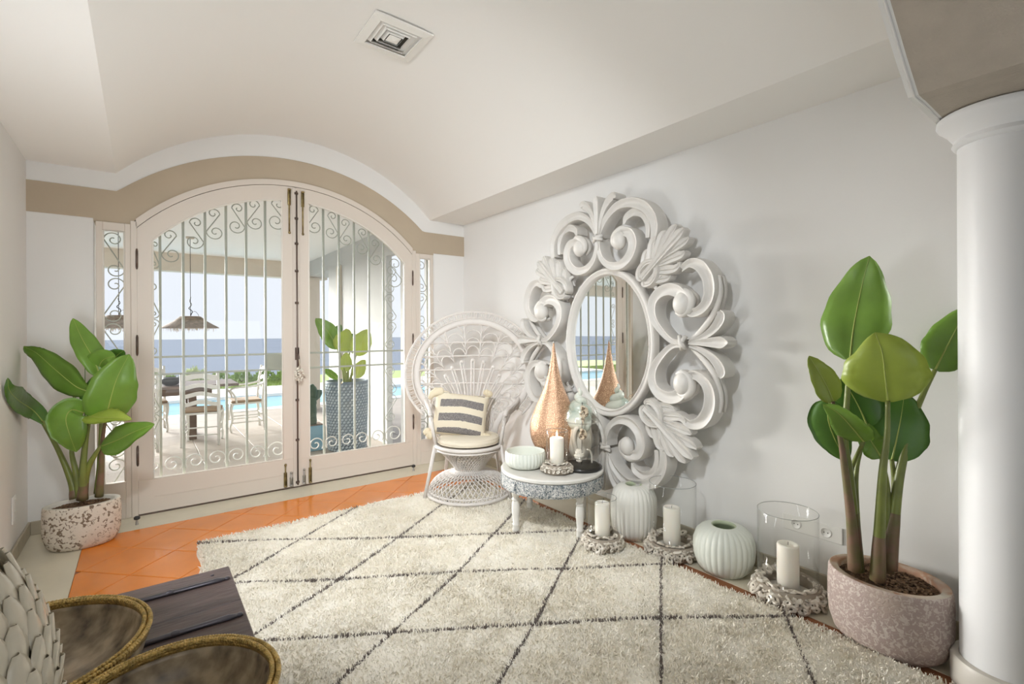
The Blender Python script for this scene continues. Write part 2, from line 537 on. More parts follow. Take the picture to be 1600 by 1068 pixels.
# --- column
CX, CY, CR = 2.560, 0.347, 0.130
col = thing('column', 'white round column with a moulded capital and stone base', None, (CX, CY, 0), kind='structure')
MB().lathe([(CR, 0.10), (CR, 2.02), (CR, 2.055)], 64).build('shaft', M['column'], col, auto=40)
MB().lathe([(CR, 2.045), (CR + 0.010, 2.05), (CR + 0.016, 2.060), (CR + 0.012, 2.070), (CR + 0.010, 2.076), (CR + 0.018, 2.09), (CR + 0.034, 2.115), (CR + 0.046, 2.125),
            (CR + 0.050, 2.13), (CR + 0.056, 2.135), (CR + 0.062, 2.146), (CR + 0.060, 2.160), (CR + 0.050, 2.166), (0.02, 2.1655)], 64).build('capital', M['column'], col, auto=40)
for q in range(4):
    mb = MB(); a0 = q * pi / 2 + 0.35; vs = []; n = 18
    rr = [(CR + 0.002, 0.0), (CR + 0.027, 0.0), (CR + 0.028, 0.098), (CR + 0.022, 0.108), (CR + 0.002, 0.110)]
    for i in range(n + 1):
        a = a0 + (pi / 2 - 0.004) * i / n
        for (r, z) in rr: vs.append((r * cos(a), r * sin(a), z))
    fs = [(i * 5 + c, (i + 1) * 5 + c, (i + 1) * 5 + (c + 1) % 5, i * 5 + (c + 1) % 5) for i in range(n) for c in range(5)] + [(0, 1, 2, 3, 4), tuple(n * 5 + c for c in range(5))]
    mb.add(vs, fs)
    recalc(mb.build('base_segment', M['colbase'], col, auto=35))

# --- the hall behind the camera closes the room
hall = thing('hall', 'plain white hall behind the near arch', None, kind='structure')
MB().box(-3.3, -3.2, -4.2, -0.3, -0.06, 3.2).build('hall_wall', M['wall'], hall, smooth=False)
MB().box(5.2, 5.3, -4.2, -0.3, -0.06, 3.2).build('hall_wall', M['wall'], hall, smooth=False)
MB().box(-3.3, 5.3, -4.3, -4.2, -0.06, 3.2).build('hall_wall', M['wall'], hall, smooth=False)
MB().box(-3.3, 5.3, -4.3, -0.25, 3.1, 3.2).build('hall_ceiling', M['ceil'], hall, smooth=False)
MB().box(-3.3, XL, -0.3, -0.05, -0.06, 3.2).build('hall_wall', M['wall'], hall, smooth=False)
MB().box(XR, 5.3, -0.3, -0.05, -0.06, 3.2).build('hall_wall', M['wall'], hall, smooth=False)

# ================================================================== GLAZED SCREEN: two arched doors, two sidelights
YF = 4.575            # room face of the leaves
def frame_strip(inner, outer, xs_, y0, y1):
    """solid between two curves z=inner(x) and z=outer(x)"""
    mb = MB(); vs = []
    for x in xs_:
        a, b = inner(x), outer(x)
        vs += [(x, y0, a), (x, y0, b), (x, y1, b), (x, y1, a)]
    fs = []
    for i in range(len(xs_) - 1):
        q = 4 * i
        for c in range(4):
            d = (c + 1) % 4
            fs.append((q + c, q + d, q + 4 + d, q + 4 + c))
    fs += [(0, 1, 2, 3)[::-1], tuple(4 * (len(xs_) - 1) + c for c in range(4))]
    mb.add(vs, fs)
    return mb
def scroll2d(cx_, cz, r, a0, turns, sgn=1, n=26, grow=0.16):
    """spiral that starts at the outside at angle a0 and winds in"""
    P = []
    for i in range(n + 1):
        t = i / n
        rr = r * (1 - (1 - grow) * t)
        a = a0 + sgn * turns * 2 * pi * t
        P.append((cx_ + rr * cos(a), cz + rr * sin(a)))
    return P
def arch_leaf(name, x0, x1, gx0, gx1, zb, label, hinge_x):
    leaf = thing(name, label, None, (0, 0, 0), kind='structure')
    d = M['door']
    def T(x): return door_top(x, -0.003)
    def G(x): return door_top(x, -0.125)
    # bottom rail, stiles, arched head
    MB().bbox(x0 + .002, x1 - .002, YF, YF + 0.045, 0.012, zb, 0.003).build('bottom_rail', d, leaf, smooth=False)
    MB().bbox(gx0 + .01, gx1 - .01, YF - 0.004, YF, 0.125, 0.13, 0.001).build('rail_bead', d, leaf, smooth=False)
    for (a, b) in ((x0 + .002, gx0), (gx1, x1 - .002)):
        X_ = list(np.linspace(a, b, 9))
        recalc(frame_strip(lambda x: zb, T, X_, YF, YF + 0.045).build('stile', d, leaf, smooth=False))
    X_ = list(np.linspace(gx0, gx1, 40))
    recalc(frame_strip(G, T, X_, YF, YF + 0.045).build('arched_head', d, leaf, smooth=False))
    # glazing bead all round
    P = [(gx0 + .004, YF + .003, zb + .004)] + [(x, YF + .003, G(x) - .004) for x in np.linspace(gx0 + .004, gx1 - .004, 30)] + [(gx1 - .004, YF + .003, zb + .004)]
    MB().tube(P, 0.007, 6, closed=True).build('glazing_bead', M['whitedoor'], leaf)
    # pane
    recalc(frame_strip(lambda x: zb - .004, lambda x: G(x) + .006, X_, YF + 0.020, YF + 0.024).build('pane', M['glass'], leaf, smooth=False))
    for hz in (0.45, 1.27, 1.91):
        h = MB().tube([(hinge_x, YF - 0.006, hz - 0.062), (hinge_x, YF - 0.006, hz + 0.062)], 0.008, 10)
        h.ball((hinge_x, YF - 0.006, hz + 0.066), 0.007, rz=0.012, n=8, k=5)
        h.ball((hinge_x, YF - 0.006, hz - 0.066), 0.007, rz=0.012, n=8, k=5)
        h.build('hinge', M['darkmetal'], leaf)
    return leaf
M['whitedoor'] = mat('glazing_bead_paint', (0.76, 0.72, 0.65), 0.4)
d1 = arch_leaf('door_1', -0.029, 1.080, 0.062, 0.973, 0.262, 'left arched glazed door leaf with pale painted frame', -0.030)
d2 = arch_leaf('door_2', 1.082, 2.191, 1.186, 2.112, 0.250, 'right arched glazed door leaf with pale painted frame', 2.194)
# meeting bead with the tall espagnolette rod on it
MB().bbox(1.052, 1.112, YF - 0.010, YF - 0.0005, 0.012, 2.628, 0.003).build('meeting_bead', M['door'], d2, smooth=False)
rod = MB().tube([(1.083, YF - 0.022, 0.03), (1.083, YF - 0.022, 2.60)], 0.0065, 8)
rodo = rod.build('espagnolette_rod', M['darkmetal'], d2)
for rz_ in (0.05, 0.42, 0.77, 1.0, 1.62, 1.90, 2.14, 2.36, 2.58):
    k_ = MB().ball((1.083, YF - 0.022, rz_), 0.012, rz=0.010, n=10, k=6)
    k_.box(1.068, 1.098, YF - 0.016, YF - 0.0103, rz_ - 0.010, rz_ + 0.010)
    k_.build('rod_guide', M['darkmetal'], rodo)
hb = MB().bbox(1.066, 1.100, YF - 0.018, YF - 0.0103, 1.12, 1.23, 0.003)
hb.tube([(1.083, YF - 0.018, 1.17), (1.083, YF - 0.06, 1.17), (1.083, YF - 0.072, 1.15), (1.083, YF - 0.072, 1.07)], [0.007, 0.007, 0.008, 0.010], 8)
hb.build('door_handle', M['darkmetal'], d2)
def bolt(leaf, x, z0, z1, z2, mtl, rr=0.007):
    """long surface bolt: box case from z0 to z1 and rod on to z2"""
    b = MB().bbox(x - 0.013, x + 0.013, YF - 0.014, YF - 0.0005, min(z0, z1), max(z0, z1), 0.003)
    b.tube([(x, YF - 0.010, z0), (x, YF - 0.010, z2)], rr, 8)
    b.ball((x, YF - 0.014, z2), 0.011, rz=0.012, n=8, k=6)
    b.ball((x, YF - 0.016, z0), 0.016, ry=0.008, rz=0.009, n=8, k=6)
    b.build('bolt', mtl, leaf)
bolt(d1, 1.026, 2.605, 2.47, 2.23, M['brass'])
bolt(d2, 1.137, 2.600, 2.47, 2.23, M['brass'])
bolt(d1, 0.985, 0.03, 0.15, 0.215, M['brass'], 0.006)
bolt(d1, 1.032, 0.03, 0.10, 0.14, M['steelold'], 0.008)
bolt(d2, 1.138, 0.03, 0.10, 0.15, M['steelold'], 0.008)
bolt(d2, 1.190, 0.03, 0.16, 0.225, M['brass'], 0.006)
# fixed frame around the doors and the sidelights
fr = thing('trim_2', 'pale painted fixed frame around the arched doors', None, kind='structure')
recalc(frame_strip(lambda x: door_top(x, 0.001), lambda x: door_top(x, 0.046), list(np.linspace(-0.034, 2.196, 60)), YF - 0.004, YF + 0.06).build('arched_frame', M['door'], fr, smooth=False))
for (a, b) in ((-0.066, -0.0275), (2.1895, 2.232)):
    MB().bbox(a, b, YF - 0.004, YF + 0.06, 0.0, 2.19, 0.003).build('door_post', M['door'], fr, smooth=False)
MB().box(-0.03, 2.19, YF + 0.002, YF + 0.05, 0.0, 0.0105).build('threshold', M['darkmetal'], fr, smooth=False)
def sidelight(name, x0, x1, gx0, gx1, z0, z1, label):
    o = thing(name, label, None, kind='structure')
    d = M['door']; ya, yb = YF, YF + 0.05
    MB().bbox(x0, gx0, ya, yb, 0.0, 2.165, 0.003).build('window_frame', d, o, smooth=False)
    MB().bbox(gx1, x1, ya, yb, 0.0, 2.165, 0.003).build('window_frame', d, o, smooth=False)
    MB().bbox(gx0, gx1, ya + .001, yb, z1, 2.165, 0.003).build('window_head', d, o, smooth=False)
    MB().bbox(gx0, gx1, ya + .001, yb, 0.0, z0, 0.003).build('window_panel', d, o, smooth=False)
    MB().bbox(gx0 + .004, gx1 - .004, ya - .003, ya + .001, 0.125, 0.130, 0.001).build('rail_bead', d, o, smooth=False)
    MB().box(gx0 - .003, gx1 + .003, ya + .02, ya + .024, z0 - .003, z1 + .003).build('pane', M['glass'], o, smooth=False)
    MB().tube([(gx0 + .003, ya + .003, z0 + .003), (gx1 - .003, ya + .003, z0 + .003), (gx1 - .003, ya + .003, z1 - .003), (gx0 + .003, ya + .003, z1 - .003)], 0.006, 6, closed=True).build('glazing_bead', M['whitedoor'], o)
    return o
sidelight('window_1', -0.262, -0.066, -0.224, -0.100, 0.27, 2.105, 'narrow sidelight left of the arched doors')
sidelight('window_2', 2.232, 2.430, 2.274, 2.398, 0.25, 2.118, 'narrow sidelight right of the arched doors')

# --- iron grilles outside the glass
YG = 4.665
def grille(name, label, x0, x1, bars, top, flip):
    g = thing(name, label, 'grille', (0, 0, 0), group='iron grilles outside the glazed doors')
    g['_'] = 0; del g['_']
    mI = M['iron']
    for x in bars:
        MB().bbox(x - .009, x + .009, YG - .009, YG + .009, -0.02, top(x) - 0.02, .002).build('bar', mI, g, smooth=False)
    for z in (1.175, 1.040):
        MB().bbox(x0, x1, YG - .007, YG + .007, z - .008, z + .008, .002).build('crossbar', mI, g, smooth=False)
    edges = [x0] + list(bars) + [x1]
    # S-scrolls hanging from the arched head
    for i in range(len(edges) - 1):
        a, b = edges[i], edges[i + 1]
        if b - a < 0.05: continue
        xm = (a + b) / 2; h = b - a; tz = min(top(a), top(b)) - 0.05
        s_ = 1 if i % 2 else -1
        r1 = h * 0.44
        low = scroll2d(xm, tz - 0.165, r1, pi / 2 + s_ * pi / 2, 1.35, s_, 28)
        upp = scroll2d(xm - s_ * h * .1, tz - 0.015, r1 * .7, -pi / 2 + s_ * pi / 2 , 1.1, s_, 24)
        path = upp[::-1] + low if True else low
        MB().tube([(p[0], YG, p[1]) for p in path], 0.0045, 5).build('scroll', mI, g)
    # scrolls standing on the floor rail
    for i in range(len(edges) - 1):
        a, b = edges[i], edges[i + 1]
        if b - a < 0.05: continue
        s_ = 1 if i % 2 else -1
        P_ = scroll2d((a + b) / 2, 0.335, (b - a) * 0.47, pi / 2 - s_ * pi / 2 - s_ * .7, 1.45, s_ , 30)
        MB().tube([(p[0], YG, p[1]) for p in P_], 0.0055, 5).build('scroll', M['whiteiron'], g)
    return g
tL = lambda x: door_top(min(max(x, -.02), 2.18), -0.07)
gl = grille('security_grille', 'pale iron bar grille behind the left arched door', 0.03, 1.03, [0.112, 0.261, 0.409, 0.557, 0.705, 0.852], tL, 0)
gr = grille('security_grille', 'pale iron bar grille behind the right arched door', 1.16, 2.13, [1.190, 1.340, 1.482, 1.626, 1.772, 1.920], tL, 1)
MB().bbox(0.86, 1.03, YG - .022, YG - .0095, 1.04, 1.175, .003).build('lock_plate', M['iron'], gl, smooth=False)
def scroll_column(g, xc, w_, z0, z1, step, mI):
    z = z0; s_ = 1
    while z + step <= z1 + 0.02:
        r = w_ * 0.44
        a = scroll2d(xc - s_ * 0.004, z + r, r, pi / 2 + s_ * pi / 2 , 1.3, s_, 26)
        b = scroll2d(xc + s_ * 0.004, z + step - r, r, -pi / 2 + s_ * pi / 2, 1.3, s_, 26)
        P_ = a[::-1] + b
        MB().tube([(p[0], YG, p[1]) for p in P_], 0.0042, 5).build('scroll', mI, g)
        z += step; s_ = -s_
scroll_column(gr, 1.995, 0.125, 0.46, 1.02, 0.28, M['iron'])
scroll_column(gr, 1.995, 0.125, 1.19, 2.05, 0.28, M['iron'])
scroll_column(gl, 0.066, 0.085, 0.46, 1.02, 0.28, M['iron'])
scroll_column(gl, 0.066, 0.085, 1.19, 1.99, 0.28, M['iron'])
for (x, lab) in ((-0.162, 'scrolled iron grille behind the left sidelight'), (2.336, 'scrolled iron grille behind the right sidelight')):
    g = thing('security_grille', lab, 'grille', group='scrolled iron grilles behind the sidelights')
    MB().tube([(x + 0.068, YG, 0.05), (x + 0.068, YG, 2.12)], 0.007, 6).build('bar', M['iron'], g)
    MB().tube([(x - 0.068, YG, 0.05), (x - 0.068, YG, 2.12)], 0.007, 6).build('bar', M['iron'], g)
    scroll_column(g, x, 0.13, 0.10, 2.12, 0.335, M['iron'])

# --- small fittings
def doorstop(x, y, lab):
    o = thing('door_stop', lab, 'door stop', (x, y, 0), group='door stops')
    MB().lathe([(0.011, 0), (0.009, 0.004), (0.007, 0.03), (0.007, 0.036)], 12).build('stem', M['steelold'], o)
    MB().lathe([(0.010, 0.034), (0.018, 0.038), (0.019, 0.052), (0.013, 0.058), (0.0, 0.059)], 14).build('buffer', M['black'], o)
doorstop(-0.035, 4.39, 'small black-topped metal door stop near the left potted plant')
doorstop(2.12, 4.42, 'small black-topped metal door stop near the wicker chair')

# ceiling air diffuser, square, under the vault
VX, VY = 1.165, 2.665
sl = -0.022
vz = VAULT(VX) - 0.012
vent = thing('ceiling_vent', 'square white louvred air diffuser in the vaulted ceiling', 'vent', (VX, VY, vz), rot=(0, 0.02, 0))
def sq_ring(r0, z0, r1, z1, th, mtl, name):
    vs = []; fs = []
    for (r, z) in ((r0, z0), (r1, z1), (r1, z1 + th), (r0, z0 + th)):
        for (a, b) in ((-1, -1), (1, -1), (1, 1), (-1, 1)): vs.append((a * r, b * r, z))
    for L in range(4):
        for j in range(4):
            fs.append((L * 4 + j, L * 4 + (j + 1) % 4, ((L + 1) % 4) * 4 + (j + 1) % 4, ((L + 1) % 4) * 4 + j))
    recalc(MB().add(vs, fs).build(name, mtl, vent, smooth=False))
sq_ring(0.172, -0.010, 0.125, -0.016, 0.010, M['vent'], 'frame')
for i, r in enumerate((0.118, 0.090, 0.062)):
    sq_ring(r, 0.012 + 0.002 * i, r - 0.020, -0.014, 0.002, M['vent'], 'louvre')
MB().add([(-.035, -.035, -.012), (.035, -.035, -.012), (.035, .035, -.012), (-.035, .035, -.012), (0, 0, -0.022)], [(0, 1, 4), (1, 2, 4), (2, 3, 4), (3, 0, 4), (0, 3, 2, 1)]).build('centre_plate', M['vent'], vent, smooth=False)
MB().box(-.126, .126, -.126, .126, 0.010, 0.011).build('duct', M['dark'], vent, smooth=False)

# double socket on the right wall, switch on the left wall
so = thing('wall_socket', 'white double power socket low on the right wall', 'socket', (XR - 0.0005, 1.11, 0.312))
MB().bbox(-0.009, 0, -0.145, 0.145, -0.042, 0.042, 0.003).build('plate', M['white'], so, smooth=False)
for yy in (-0.07, 0.07 - 0.07, 0.075):
    if yy == 0: continue
    mb = MB()
    n = 24; vs = []; fs = []
    for (r, d) in ((0.027, -0.010), (0.025, -0.012), (0.022, -0.012), (0.021, -0.0095)):
        for j in range(n):
            a = 2 * pi * j / n; vs.append((d, yy + r * cos(a), r * sin(a)))
    for L in range(3):
        for j in range(n): fs.append((L * n + j, L * n + (j + 1) % n, (L + 1) * n + (j + 1) % n, (L + 1) * n + j))
    fs.append(tuple(3 * n + j for j in range(n)))
    mb.add(vs, fs)
    s1 = mb.build('socket', M['white'], so)
    for dy in (-0.009, 0.009):
        h = MB(); h.box(-0.0103, -0.0094, yy + dy - .0025, yy + dy + .0025, -.0025, .0025); h.build('hole', M['dark'], s1, smooth=False)
sw = thing('light_switch', 'white rocker switch plate low on the left wall', 'switch', (XL + 0.0005, 4.12, 0.31))
MB().bbox(0, 0.009, -0.042, 0.042, -0.08, 0.08, 0.003).build('plate', M['white'], sw, smooth=False)
MB().bbox(0.009, 0.012, -0.026, 0.026, 0.008, 0.062, 0.001).build('rocker', M['white'], sw, smooth=False)
MB().bbox(0.009, 0.012, -0.026, 0.026, -0.062, -0.008, 0.001).build('rocker', M['white'], sw, smooth=False)

# ================================================================== RUG, TRUNK, BOWLS, PLANTS
# --- rug
RX0, RX1, RY0, RY1 = 0.26, 2.42, -0.9, 3.70
RH = 0.028
A_lines = [[(-0.4, 2.45), (.512, 3.105), (.794, 3.314), (1.297, 3.685), (1.4, 3.76)],
           [(-0.2, 2.03), (.394, 2.399), (.843, 2.661), (1.307, 2.963), (1.768, 3.286), (2.45, 3.72)],
           [(0.1, 1.585), (.579, 1.875), (.875, 2.04), (1.391, 2.339), (1.811, 2.619), (2.103, 2.813), (2.5, 3.09)],
           [(0.2, 0.98), (1.064, 1.504), (1.409, 1.708), (1.851, 2.001), (2.184, 2.215), (2.5, 2.42)],
           [(0.2, 0.20), (1.548, 1.131), (1.93, 1.41), (2.323, 1.694), (2.5, 1.81)],
           [(0.2, -0.50), (2.002, .784), (2.358, 1.038), (2.5, 1.14)]]
B_lines = [[(0.1, 3.78), (.575, 3.484), (1.131, 3.085), (1.845, 2.626), (2.252, 2.374), (2.5, 2.22)],
           [(0.1, 3.13), (.477, 2.896), (.841, 2.653), (1.391, 2.339), (1.86, 2.011), (2.242, 1.776), (2.5, 1.61)],
           [(0.1, 2.52), (.401, 2.33), (.875, 2.04), (1.411, 1.71), (1.827, 1.449), (2.374, 1.045), (2.5, .96)],
           [(0.1, 1.90), (.9, 1.38), (1.5, 1.0), (2.5, .33)], [(0.1, 1.3), (1.2, .6), (2.5, -.25)]]
def smooth_noise(nx, ny, cells, seed):
    g = np.random.default_rng(seed).uniform(-1, 1, (cells[0] + 2, cells[1] + 2))
    x = np.linspace(0, cells[0], nx); y = np.linspace(0, cells[1], ny)
    xi = x.astype(int); yi = y.astype(int); fx = x - xi; fy = y - yi
    fx = fx * fx * (3 - 2 * fx); fy = fy * fy * (3 - 2 * fy)
    a = g[np.ix_(xi, yi)]; b = g[np.ix_(xi + 1, yi)]; c = g[np.ix_(xi, yi + 1)]; d = g[np.ix_(xi + 1, yi + 1)]
    FX = fx[:, None]; FY = fy[None, :]
    return (a * (1 - FX) + b * FX) * (1 - FY) + (c * (1 - FX) + d * FX) * FY
def rug_edges(t_y):
    """wavy side offsets"""
    return 0.012 * np.sin(t_y * 7.1 + 1) + 0.010 * np.sin(t_y * 17.3)
nx, ny = 150, 330
gx = np.linspace(0, 1, nx); gy = np.linspace(0, 1, ny)
GX, GY = np.meshgrid(gx, gy, indexing='ij')
yy = RY0 + (RY1 - RY0) * GY
xx0 = RX0 + rug_edges(yy); xx1 = RX1 + 0.4 * rug_edges(yy + 3)
xx = xx0 + (xx1 - xx0) * GX
yy = yy + GY ** 8 * (0.035 * np.sin(xx * 5.3 + 0.6) + 0.02 * np.sin(xx * 13.1))
H = RH + 0.006 * smooth_noise(nx, ny, (9, 18), 1) + 0.003 * smooth_noise(nx, ny, (40, 80), 2) + 0.0022 * rng.uniform(-1, 1, (nx, ny))
edge = np.minimum(np.minimum(GX, 1 - GX) * 2.1, np.minimum(GY, 1 - GY) * 4.6)
H = H * np.clip(edge / 0.03, 0, 1) ** 0.5
M['pile'] = mat('cream_wool_pile', (0.90, 0.86, 0.77), 1.0, col2=(0.84, 0.79, 0.68), vscale=7, spec=0.1, bump=0.5, bscale=140)
M['pileline'] = mat('dark_brown_pile', (0.19, 0.16, 0.145), 1.0, spec=0.1)
verts = np.stack([xx, yy, H], -1).reshape(-1, 3)
idx = np.arange(nx * ny).reshape(nx, ny)
faces = np.stack([idx[:-1, :-1], idx[1:, :-1], idx[1:, 1:], idx[:-1, 1:]], -1).reshape(-1, 4)
def seg_dist(P, lines):
    D = np.full(len(P), 9.0)
    for L in lines:
        for a, b in zip(L[:-1], L[1:]):
            a = np.array(a); b = np.array(b); ab = b - a
            t = np.clip(((P - a) @ ab) / (ab @ ab), 0, 1)
            D = np.minimum(D, np.hypot(*(P - a - t[:, None] * ab).T))
    return D
rug = thing('rug', 'large shaggy cream wool rug with a dark diamond lattice', 'rug', (0, 0, 0.0))
rm = bpy.data.meshes.new('rug_base')
rm.vertices.add(len(verts)); rm.vertices.foreach_set('co', verts.ravel())
rm.loops.add(faces.size); rm.loops.foreach_set('vertex_index', faces.ravel())
rm.polygons.add(len(faces)); rm.polygons.foreach_set('loop_start', np.arange(0, faces.size, 4)); rm.polygons.foreach_set('loop_total', np.full(len(faces), 4))
rm.materials.append(M['pile'])
rm.update(calc_edges=True)
rm.polygons.foreach_set('use_smooth', [True] * len(faces))
ro = bpy.data.objects.new('base_cloth', rm); C.objects.link(ro); ro.parent = rug
def tufts(P, h, wd, lean, name, mtl, label):
    n = len(P)
    a = rng.uniform(0, 2 * pi, n); hh = h * rng.uniform(0.6, 1.3, n)
    dx = np.cos(a) * wd; dy = np.sin(a) * wd
    lx = rng.normal(0, lean, n); ly = rng.normal(0, lean, n)
    v = np.empty((n, 4, 3))
    v[:, 0] = P - np.stack([dx, dy, np.zeros(n)], -1)
    v[:, 1] = P + np.stack([dx, dy, np.zeros(n)], -1)
    v[:, 2] = P + np.stack([lx + dx * .35, ly + dy * .35, hh], -1)
    v[:, 3] = P + np.stack([lx - dx * .35, ly - dy * .35, hh], -1)
    me = bpy.data.meshes.new(name); v = v.reshape(-1, 3)
    me.vertices.add(len(v)); me.vertices.foreach_set('co', v.ravel())
    me.loops.add(4 * n); me.loops.foreach_set('vertex_index', np.arange(4 * n))
    me.polygons.add(n); me.polygons.foreach_set('loop_start', np.arange(0, 4 * n, 4)); me.polygons.foreach_set('loop_total', np.full(n, 4))
    me.materials.append(mtl); me.update(calc_edges=True)
    o = bpy.data.objects.new(name, me); C.objects.link(o); o.parent = rug
    return tag(o, label, kind='stuff')
NT = 150000
py = RY0 + 0.9 + (RY1 - RY0 - 0.91) * rng.uniform(0, 1, NT) ** 1.0
px = RX0 + (RX1 - RX0) * rng.uniform(0.004, 0.996, NT) + rug_edges(py) * 0.6
keep = ~((px < 0.24) & (py < 2.1))
P = np.stack([px, py], -1)[keep]
D = seg_dist(P, A_lines + B_lines)
lw = 0.0085 + 0.003 * np.sin(P[:, 0] * 31) 
Pz = np.full(len(P), RH - 0.006)
P3 = np.column_stack([P, Pz])
tufts(P3[D > lw], 0.016, 0.0040, 0.009, 'wool_pile', M['pile'], None)
# denser dark tufts just along the woven lines
ks = []
for L in A_lines + B_lines:
    for a, b in zip(L[:-1], L[1:]):
        a = np.array(a); b = np.array(b); ln = np.hypot(*(b - a)); n = int(ln * 430)
        t = rng.uniform(0, 1, n); q = a + (b - a) * t[:, None] + rng.normal(0, 0.0032, (n, 2))
        ks.append(q)
Q = np.concatenate(ks)
Q = Q[(Q[:, 0] > RX0 + 0.01) & (Q[:, 0] < RX1 - 0.01) & (Q[:, 1] > 0.0) & (Q[:, 1] < RY1 - 0.01) & ~((Q[:, 0] < 0.24) & (Q[:, 1] < 2.1))]
tufts(np.column_stack([Q, np.full(len(Q), RH - 0.004)]), 0.0160, 0.0036, 0.004, 'lattice_pile', M['pileline'], 'dark brown lattice line pile')

# --- leather-brown trunk
M['trunk'] = mat('dark_painted_wood', (0.125, 0.085, 0.078), 0.38, col2=(0.07, 0.048, 0.045), vscale=5, bump=0.25, bscale=18, stretch=(1, 4, 1))
M['strap'] = mat('blackened_iron', (0.09, 0.085, 0.10), 0.32, 0.6, bump=0.1, bscale=60)
TZ = 0.45
tk = thing('trunk', 'low dark brown wooden trunk with two iron straps on its lid', 'trunk', (-0.16, 1.60, 0))
tx0, tx1, ty0, ty1 = -0.43, 0.425, -0.62, 0.585
t_ = MB().bbox(tx0 + .02, tx1 - .02, ty0 + .02, ty1 - .02, 0.03, TZ - 0.045, 0.008); t_.build('body', M['trunk'], tk, smooth=False)
nb = 4
for i in range(nb):
    a = ty0 + (ty1 - ty0) * i / nb; b = ty0 + (ty1 - ty0) * (i + 1) / nb
    MB().bbox(tx0, tx1, a + .0008, b - .0008, TZ - 0.048, TZ + rng.uniform(-.0006, .0006), 0.003).build('lid_plank', M['trunk'], tk, smooth=False)
for i in range(2):
    z0 = 0.035 + i * 0.185
    MB().bbox(tx1 - .022, tx1 - .008, ty0 + .03, ty1 - .03, z0, z0 + 0.18, 0.003).build('side_plank', M['trunk'], tk, smooth=False)
    MB().bbox(tx0 + .03, tx1 - .03, ty1 - .022, ty1 - .008, z0, z0 + 0.18, 0.003).build('side_plank', M['trunk'], tk, smooth=False)
for y in (0.470, 0.178, -0.20, -0.50):
    s = MB()
    s.tube([(tx0 + .01, y, TZ + .004), (tx1 - .085, y, TZ + .004), (tx1 - .05, y, TZ + 0.004), (tx1 - .016, y, TZ + 0.002)], [0.012, 0.012, 0.014, 0.006], 10, flat=0.6, upv=(0, 0, 1))
    s.ball((tx1 - .02, y, TZ + .003), 0.011, rz=0.006, n=10, k=5)
    s.ball((tx1 - .19, y, TZ + .006), 0.016, ry=.014, rz=0.008, n=10, k=5)
    s.build('iron_strap', M['strap'], tk)
for (a, b) in ((tx1 - .06, ty1 - .05), (tx1 - .03, 0.02)):
    MB().ball((a, b, TZ + .0005), 0.007, rz=0.003, n=8, k=4).build('nail_head', M['strap'], tk)
for sx in (tx0 + .05, tx1 - .05):
    for sy in (ty0 + .05, ty1 - .05):
        MB().bbox(sx - .03, sx + .03, sy - .03, sy + .03, 0.0, 0.035, .004).build('foot', M['trunk'], tk, smooth=False)

# --- two marble-like bowls with beaten gold rims
M['marble'] = mat('veined_brown_stone', (0.60, 0.49, 0.34), 0.25, col2=(0.13, 0.10, 0.075), vscale=15, thr=(0.32, 0.66), detail=8, stretch=(1.0, 1.8, 1.0))
M['goldrim'] = mat('beaten_gold', (0.80, 0.58, 0.22), 0.28, 0.85, bump=0.8, bscale=160, var=0.45, vscale=60)
def bowl(lab, x, y, R, h):
    o = thing('gilded_bowl', lab, 'bowl', (x, y, TZ + 0.002), group='gold-rimmed bowls on the trunk')
    pr = []
    n = 22
    for i in range(n + 1):
        t = i / n; a = t * pi / 2
        pr.append((0.30 * R + 0.70 * R * sin(a) ** 0.85, h * (1 - cos(a)) ** 1.0))
    inner = [(r - 0.010, z + 0.010 if z < h - .012 else z) for r, z in pr][::-1]
    MB().lathe([(0.001, 0)] + pr + inner + [(0.001, 0.010)], 72, capb=False, capt=False).build('body', M['marble'], o)
    rim = MB(); N = 190
    for k in range(N):
        a = 2 * pi * k / N
        for q, (dr, dz) in enumerate(((0.005, 0.004), (-0.007, 0.005))):
            aa = a + (0.5 * 2 * pi / N if q else 0)
            rim.ball(((R + dr - .003) * cos(aa), (R + dr - .003) * sin(aa), h + dz - .001), 0.0066, rz=0.0072, n=6, k=4)
    rim.lathe([(R - .012, h - .010), (R + .004, h - .012), (R + .005, h + .002), (R - .012, h + .003)], 72, capb=False, capt=False, closed=True)
    rim.build('rim', M['goldrim'], o)
    return o
bowl('gold-rimmed brown stone bowl partly hidden behind the shell-clad vase', -0.240, 1.612, 0.252, 0.148)
bowl('gold-rimmed brown stone bowl at the picture bottom edge, nearest the rug', 0.042, 1.230, 0.200, 0.148)

